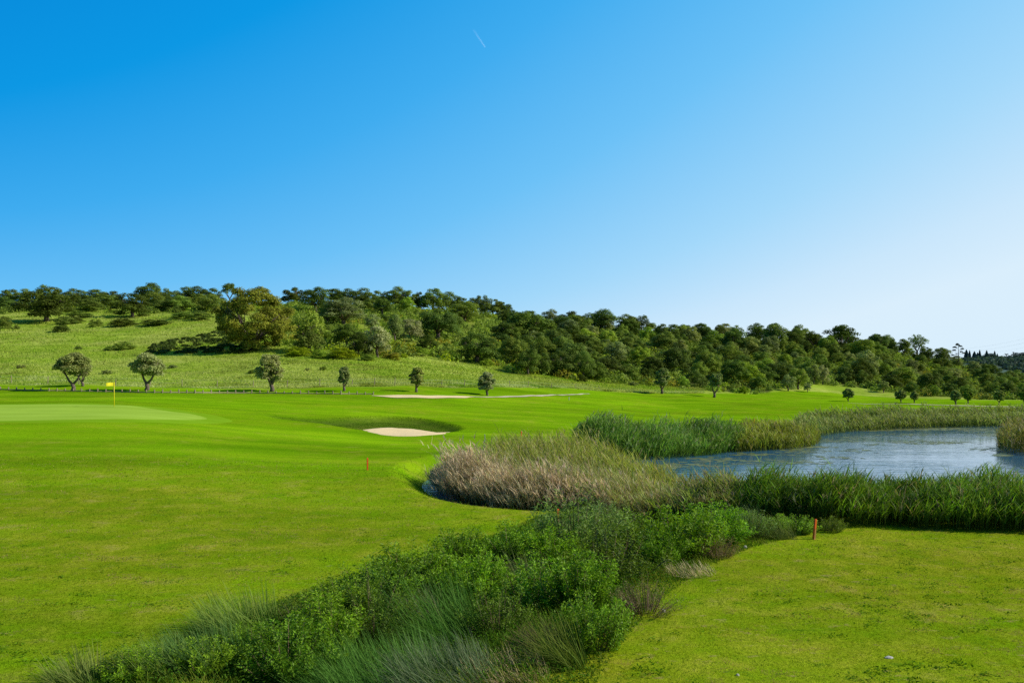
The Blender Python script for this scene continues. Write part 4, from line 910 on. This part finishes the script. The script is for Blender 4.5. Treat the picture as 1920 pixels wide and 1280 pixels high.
# (foot px, foot py, width px, height px)
B = [(867,1062,86,62,'leafy','dark leafed bush at the lawn edge, left of its taller neighbour'), (962,1055,96,64,'leafy','bush peaking at the lawn edge left of the silvery big bush'), (1083,1045,140,104,'silver','big silvery topped bush nearest the dry reeds'),
     (1030,1075,110,70,'leafy','leafy bush in the middle below the silvery big bush'), (1140,1100,150,92,'dark','dark heathy bush beside the brown dead bush'), (1212,1148,100,66,'dead','brown twiggy dead bush spilling onto the right lawn'),
     (1195,1040,110,64,'leafy','green bush right of the silvery big bush'), (1280,1048,120,84,'leafy','dense dark green bush halfway to the leaning stake'), (1335,1020,110,66,'bright','light green bush left of the grassy weeds near the stake'), (1245,1065,70,60,'leafy','small bush with white litter on it at the belt edge'),
     (1405,1010,70,46,'silver','greyish bush nearest the reeds left of the stake'), (773,1105,130,74,'leafy','leafy bush at the lawn edge left of the two peaked bushes'), (715,1130,130,66,'leafy','broad leafy bush along the upper left edge'), (880,1132,120,86,'leafy','leafy bush in the centre above the rush tussock'),
     (1000,1150,140,88,'bright','fresh green bush in the centre behind the dead stems'), (1085,1145,120,90,'leafy','green bush left of the dark heathy one'), (1115,1220,104,92,'bright','bright green bush at the right lawn edge near the bottom'), (935,1195,110,84,'dark','dull fine leafed bush between tussock and bright bush'),
     (640,1160,110,62,'leafy','low leafy bush at the upper edge above the pink flower'), (700,1200,130,90,'dark','fine leafed dull bush left of the big tussock'), (615,1230,120,84,'leafy','leafy bush with pink flowers near the bottom'), (540,1275,140,96,'bright','glossy bright bush at the bottom left of the belt'),
     (470,1250,100,60,'leafy','small leafy bush left of the glossy bright one'), (380,1262,90,54,'leafy','low weedy bush near the belt left end'), (1490,1000,64,30,'bright','low weed clump just left of the leaning stake'), (1560,998,40,26,'dark','small twiggy weed just right of the leaning stake'),
     (560,1180,90,50,'dark','dull bush behind the straw topped tussock'), (250,1275,100,44,'leafy','lowest weedy bush in the bottom left corner'), (1040,1010,60,46,'silver','pale bush beside the faded red stake'), (1130,1000,90,50,'silver','grey green bush between dry reeds and silvery big bush'),
     (1345,1045,60,44,'dead','thin brown dead weeds at the belt edge by the lawn')]
for b in B: bush(*b)

def tussock(px, py, wpx, hpx, n, c0, c1, label, az=2.75, lean=.75, bw=.010, name='rush_tussock', cat='rush tussock', mtl=None, spread=.5, bend=.8):
    x, y, z = at(px, py); s = y / F; w, h = wpx * s, hpx * s
    G = Geo(); a0 = rng.uniform(0, 6.283, n); q = np.sqrt(rng.random(n)) * spread * w
    b = np.stack([np.cos(a0) * q, np.sin(a0) * q, np.full(n, -.05)], 1)
    wx = np.cos(az) * 1.0 + np.cos(a0) * .65; wy = np.sin(az) * 1.0 + np.sin(a0) * .75; a = np.arctan2(wy, wx)
    le = lean * rng.uniform(.2, 1.6, n); L = h * rng.uniform(.6, 1.25, n)
    blades(G, b, a, L, bw * rng.uniform(.7, 1.4, n) * 1.2, le, bend * rng.uniform(.1, 1.2, n), cvary(c0, n, .3), cvary(c1, n, .3), 4, taper=.85)
    o = link(name, G.build(name, mtl or M_GRASS), None, (x, y, z)); tag(o, label, cat)
RB0, RB1 = (.045, .12, .02), (.14, .30, .055)
for a in [(835,1210,170,130,1500,RB0,RB1,'big bluish rush tussock in the middle of the bush belt'), (735,1300,240,110,2200,RB0,RB1,'large blue green tussock at the bottom edge, left of dead grass'), (850,1290,190,90,1400,RB0,(.2,.24,.14),'paler tussock at the bottom between the large one and dead grass'),
          (640,1310,170,100,1300,RB0,RB1,'bluish tussock at the bottom right of the glossy bush'), (985,1120,120,84,700,(.10,.16,.03),(.33,.36,.15),'straw coloured tussock in the middle of the belt'), (455,1185,130,86,1100,(.09,.19,.02),(.27,.36,.08),'straw topped tussock at the upper left of the belt'),
          (390,1255,120,90,900,RB0,(.17,.29,.08),'grey green tussock left of the small leafy bush'), (300,1268,110,70,700,(.07,.15,.02),(.22,.31,.07),'thin tussock between weedy bushes at the belt left end'), (150,1278,90,66,420,(.10,.18,.03),(.28,.31,.08),'reddish dry grass tuft in the bottom left corner'),
          (1400,1000,90,56,700,RB0,(.2,.25,.13),'blue grey grass tuft before the reeds near the greyish bush'), (1460,1005,70,44,500,(.07,.1,.03),(.22,.27,.08),'green grass tuft left of the low weed clump'), (1175,985,90,60,500,(.08,.09,.04),(.30,.28,.15),'straw tuft at the foot of the dry reeds'),
          (1065,1250,80,100,600,(.07,.13,.02),(.24,.29,.06),'upright olive brown tuft left of the bright bush near the bottom'), (520,1255,110,84,700,RB0,RB1,'bluish tussock behind the glossy bright bush'), (800,1180,90,80,500,(.10,.12,.05),(.30,.30,.18),'pale stalky tussock above the big bluish one')]:
    tussock(*a)
for a in [(960,1275,190,46,1300,(.26,.21,.09),(.50,.42,.22),'heap of dead tan grass at the bottom of the belt'), (1030,1225,80,70,500,(.13,.08,.05),(.24,.16,.09),'brown dead stems standing behind the tan grass heap'), (1300,1075,110,24,600,(.36,.29,.14),(.62,.53,.32),'strip of bleached dry grass along the right lawn edge')]:
    tussock(*a, lean=1.0, name='dead_grass', cat='dead grass', mtl=M_DRY, spread=.42, bend=.9)
# pink flowers and litter
x, y, z = at(618, 1212); G = Geo(); n = 40; d = sph(n); leaves(G, d * .05, d, .04, .02, (1, 1, 1)); o = link('pink_flower', G.build('pink_flower', M_BUSH), None, (x, y - .25, z + .42)); o.color = (.75, .35, .5, 1); tag(o, 'single pink flower head in the leafy bush near the bottom', 'flower')

# ------------------------------------------------------------------ ground cover that nobody could count
BELT = poly([W(90,12.2), W(250,13.9), W(400,16.2), W(600,19.0), W(720,20.6), W(830,22.6), W(930,25), W(1020,28.6), W(1180,28.0), W(1400,27.4), W(1560,26.6), W(1545,25.4), W(1420,23.0), W(1330,20.8), W(1262,18.4), W(1190,15.6), W(1130,13.2), W(1090,11.5), W(60,11.5)])
G = Geo(); n = 42000; xy = inpoly(BELT, n); x, y = xy.T; ed = sst(0, 1.2, -sdist(BELT, x, y) + (fbm(x, y, 71, 2) - .5)); z = zfun(x, y)
tone = fbm(x / .8, y / .8, 77, 3)[:, None]
cA = np.array((.06, .13, .008)); cB = np.array((.19, .23, .03)); c = cA + (cB - cA) * sst(.35, .75, tone)
blades(G, np.stack([x, y, z - .02], 1), 2.7 + rng.normal(0, 1.2, n), (.08 + .26 * ed) * rng.uniform(.5, 1.3, n), .016 * rng.uniform(.6, 1.4, n), rng.uniform(.05, .6, n), rng.uniform(.2, 1.2, n), c * .75 * rng.uniform(.7, 1.3, (n, 1)), c * 1.35 * rng.uniform(.7, 1.3, (n, 1)), 3)
n = 60000; xy = inpoly(BELT, n); x, y = xy.T; z = zfun(x, y) + rng.uniform(.03, .34, n) * sst(0, 1.2, -sdist(BELT, x, y))
leaves(G, np.stack([x, y, z], 1), sph(n) + [0, 0, .6], .06 * rng.uniform(.6, 1.4, n), .024, cvary((.075, .165, .015), n, .4))
tag(link('undergrowth', G.build('undergrowth', M_GRASS)), 'wild grass and weeds between the near bushes of the ditch', 'undergrowth', None, 'stuff')

# fringe of long grass on the pond banks
G = Geo(); PP = dens(POND, .06); PP = PP[(PP[:, 1] < 115) & (PP[:, 0] < 75)]
k = rng.integers(0, len(PP), 16000); off = np.abs(rng.normal(0, .9, 16000)); ctr = POND.mean(0); dv = PP[k] - ctr; dv /= np.linalg.norm(dv, axis=1, keepdims=True)
q = PP[k] + dv * off[:, None]; x, y = q.T; z = zfun(x, y); n = len(x); c = cvary((.13, .24, .02), n, .3); sc = np.clip(y / 40, .6, 2)
blades(G, np.stack([x, y, z - .02], 1), rng.uniform(0, 6.28, n), .22 * rng.uniform(.4, 1.6, n), .014 * sc, rng.uniform(.1, .6, n), rng.uniform(.2, 1, n), c * .8, c * 1.2, 2)
tag(link('bank_grass', G.build('bank_grass', M_GRASS)), 'fringe of unmown grass along the pond banks', 'grass', None, 'stuff')

# short turf blades on the near lawns
G = Geo(); n = 420000
px = rng.uniform(-80, 2000, n); d = 1 / rng.uniform(1 / 44, 1 / 11.4, n); x = (px - 960) / F * d + rng.normal(0, .05, n); y = d
kp = (sdist(POND, x, y) > .15) & (sdist(BELT, x, y) > -.5); x, y = x[kp], y[kp]; n = len(x); z = zfun(x, y)
t = fbm(x / .9, y / .55, 91, 4); t2 = fbm(x / 5, y / 5, 95, 3); t3 = fbm(x / .25, y / .16, 99, 2)
g = np.array((.15, .245, .004)); yl = np.array((.295, .36, .008)); tn = np.array((.40, .31, .10)); dk = np.array((.05, .13, .004))
rt = (960 + F * x / y > 1000) & (y < 27)
mixv = np.clip(sst(.3, .68, t * .6 + t2 * .4) + np.where(rt, .22, 0) - sst(26, 44, y) * .3, 0, 1)[:, None]; c = g + (yl - g) * mixv
t4 = fbm(x / 1.6, y / .5, 103, 4)
c = np.where((t3 > .55)[:, None] & (t4 > .53)[:, None], tn, c); c = np.where((t < .33)[:, None], dk, c)
lsh = (sst(620, 100, 960 + F * x / y) * sst(24, 14, y) * .55 * sst(.3, .6, t2 + .1))[:, None]; c = c + (np.array((.07, .16, .004)) - c) * lsh  # blades darkened towards the near left, a corner falloff painted into their colour
c = c * rng.uniform(.72, 1.3, (n, 1))
sc = y / 16
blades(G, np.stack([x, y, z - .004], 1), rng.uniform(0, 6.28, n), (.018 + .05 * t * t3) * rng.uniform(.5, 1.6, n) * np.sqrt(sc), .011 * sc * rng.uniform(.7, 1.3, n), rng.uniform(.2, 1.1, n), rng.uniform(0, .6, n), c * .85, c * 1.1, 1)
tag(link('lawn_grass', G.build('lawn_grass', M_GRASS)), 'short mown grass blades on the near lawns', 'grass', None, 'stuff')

# broad leaved weeds in darker rosettes on the near lawns
G = Geo(); m_ = 1500; px = rng.uniform(-80, 2000, m_); d = 1 / rng.uniform(1 / 40, 1 / 11.4, m_); x = (px - 960) / F * d; y = d
kp = (sdist(POND, x, y) > .3) & (sdist(BELT, x, y) > .1) & (fbm(x / 2.2, y / 1.6, 131, 3) > .5); x, y = x[kp], y[kp]; m_ = len(x); kk = 16
rad = rng.uniform(.04, .16, m_); xx = np.repeat(x, kk) + rng.normal(0, 1, m_ * kk) * np.repeat(rad, kk) * 1.3; yy = np.repeat(y, kk) + rng.normal(0, 1, m_ * kk) * np.repeat(rad, kk) * .8
leaves(G, np.stack([xx, yy, zfun(xx, yy) + rng.uniform(.005, .04, m_ * kk)], 1), sph(m_ * kk) * .7 + [0, 0, 1.0], .05 * rng.uniform(.6, 1.4, m_ * kk), .03, cvary((.12, .235, .012), m_ * kk, .3))
tag(link('lawn_weeds', G.build('lawn_weeds', M_GRASS)), 'dark broad leaved weeds speckling the near lawns', 'weeds', None, 'stuff')

# tall meadow grass above the fence, and the pale band of seeding grass
G = Geo(); n = 130000
px = rng.uniform(-150, 1320, n); lo = np.interp(px, MEAD_PX, MEAD_D) + .6; hi = np.minimum(np.interp(px, FOR_PX, FOR_D) + 14, 300); d = lo + (hi - lo) * rng.random(n) ** 1.5
x = (px - 960) / F * d; y = d; z = zfun(x, y); t = fbm(x / 5, y / 3, 111, 4); t2 = fbm(x / 26, y / 12, 115, 3); fence = 1 - sst(4, 16, y - lo)
g = np.array((.22, .355, .028)); p_ = np.array((.55, .60, .28)); yl = np.array((.37, .46, .06)); br = np.array((.24, .28, .05))
c = g + (yl - g) * sst(.35, .7, t)[:, None]; c = c + (p_ - c) * (fence * sst(.35, .6, t) * .8)[:, None]; c = c + (np.array((.47, .51, .14)) - c) * (sst(.42, .62, t2) * .8)[:, None]; c = c + (br - c) * (sst(.62, .72, fbm(x / 7, y / 4, 119, 3)))[:, None]
c = c * rng.uniform(.88, 1.12, (n, 1)); sc = y / 120
blades(G, np.stack([x, y, z - .05], 1), rng.uniform(0, 6.283, n), (.2 + .28 * t) * rng.uniform(.5, 1.3, n) * np.sqrt(sc), .11 * sc * rng.uniform(.6, 1.3, n), rng.uniform(.1, .7, n), rng.uniform(.2, .9, n), c * .85, c * 1.12, 2)
tag(link('meadow_grass', G.build('meadow_grass', M_GRASS)), 'tall pale seeding grass of the hillside meadow', 'meadow grass', None, 'stuff')

# rough shaggy grass on the bunker lip, shade painted as darker blades to the right
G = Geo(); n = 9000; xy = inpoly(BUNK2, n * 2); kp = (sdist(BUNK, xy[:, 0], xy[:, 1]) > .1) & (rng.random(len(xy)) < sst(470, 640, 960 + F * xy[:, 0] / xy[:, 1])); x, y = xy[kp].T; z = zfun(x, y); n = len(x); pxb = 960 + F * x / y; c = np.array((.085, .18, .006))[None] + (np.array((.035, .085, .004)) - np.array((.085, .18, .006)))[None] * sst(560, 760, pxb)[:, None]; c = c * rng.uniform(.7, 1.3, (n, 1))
x = x + rng.normal(0, .25, n); y = y + rng.normal(0, .2, n); z = zfun(x, y)
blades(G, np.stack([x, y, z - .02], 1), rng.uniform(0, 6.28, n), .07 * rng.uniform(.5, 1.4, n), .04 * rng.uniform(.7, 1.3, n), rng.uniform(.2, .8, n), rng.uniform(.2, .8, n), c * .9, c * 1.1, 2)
tag(link('bunker_grass', G.build('bunker_grass', M_GRASS)), 'shaggy grass on the steep lip of the bunker, its colour darkened as shade', 'grass', None, 'stuff')

# ------------------------------------------------------------------ light, sky, camera
SAZ, SEL = R(90), R(33)
sd_ = Vector((math.sin(SAZ) * math.cos(SEL), math.cos(SAZ) * math.cos(SEL), math.sin(SEL)))
su = bpy.data.lights.new('sun', 'SUN'); su.energy = 5.0; su.angle = R(.53); su.color = (1, .93, .80)
so = bpy.data.objects.new('sun', su); C.objects.link(so); so.rotation_euler = (-sd_).to_track_quat('-Z', 'Y').to_euler()
w = bpy.data.worlds.new('World'); bpy.context.scene.world = w; w.use_nodes = True; nt = w.node_tree; nt.nodes.clear()
sky = N(nt, 'ShaderNodeTexSky'); sky.sky_type = 'NISHITA'; sky.sun_disc = False; sky.sun_elevation = SEL; sky.sun_rotation = SAZ
sky.air_density = 1.0; sky.dust_density = .6; sky.ozone_density = 2.5; sky.altitude = 0
# the camera recorded a very saturated sky: grade the physical sky from deep azure to pale haze (brighter towards sun and horizon)
tc = N(nt, 'ShaderNodeTexCoord'); sr = N(nt, 'ShaderNodeSeparateColor'); nt.links.new(sky.outputs[0], sr.inputs[0])
dp = N(nt, 'ShaderNodeVectorMath', operation='DOT_PRODUCT'); nt.links.new(tc.outputs['Generated'], dp.inputs[0]); dp.inputs[1].default_value = sd_
sx = N(nt, 'ShaderNodeSeparateXYZ'); nt.links.new(tc.outputs['Generated'], sx.inputs[0])
t = mathn(nt, 'MULTIPLY', sr.outputs[0], .075)
t = mathn(nt, 'ADD', t, mathn(nt, 'MULTIPLY', dp.outputs['Value'], .55))
t = mathn(nt, 'ADD', t, mathn(nt, 'MULTIPLY', sx.outputs[2], -1.0))
t = mathn(nt, 'ADD', t, .545)
t = mathn(nt, 'MULTIPLY', mathn(nt, 'ADD', t, .7), 1 / 1.7, True)
g = ramp(nt, t, [((p + .7) / 1.7, c) for p, c in [(-.7, (.04, .07, .13)), (-.25, (.03, .09, .21)), (-.1, (.012, .13, .36)), (0, (0, .19, .62)), (.22, (.004, .31, .77)), (.36, (.05, .41, .86)), (.52, (.15, .53, .92)), (.72, (.36, .68, .95)), (.88, (.58, .79, .965)), (1, (.69, .85, .97))]])
g = mixc(nt, 1.0, g, (8.4, 8.4, 8.4), 'MULTIPLY')
mr = N(nt, 'ShaderNodeMapRange'); nt.links.new(sx.outputs[1], mr.inputs[0])
for i_n, v_n in ((1, -.4), (2, .6), (3, .42), (4, 1.0)): mr.inputs[i_n].default_value = v_n
g = mixc(nt, 1.0, g, mr.outputs[0], 'MULTIPLY')   # unseen sky behind the camera dimmed to cut its blue fill light
bg = N(nt, 'ShaderNodeBackground', Strength=.12); nt.links.new(g, bg.inputs[0])
ow = N(nt, 'ShaderNodeOutputWorld'); nt.links.new(bg.outputs[0], ow.inputs[0])

cam = bpy.data.cameras.new('camera'); co = bpy.data.objects.new('camera', cam); C.objects.link(co)
co.location = (0, 0, CAMZ); co.rotation_euler = (R(90), 0, 0)
cam.sensor_width = 36; cam.lens = F / 1920 * 36; cam.shift_y = (HY - 640) / 1920; cam.clip_end = 20000; cam.clip_start = .1
sc = bpy.context.scene; sc.camera = co
sc.view_settings.view_transform = 'Standard'; sc.view_settings.look = 'None'; sc.view_settings.exposure = 0; sc.view_settings.gamma = 1
sc.render.engine = 'CYCLES'; sc.cycles.max_bounces = 6; sc.cycles.transparent_max_bounces = 8
sc.cycles.use_denoising = False
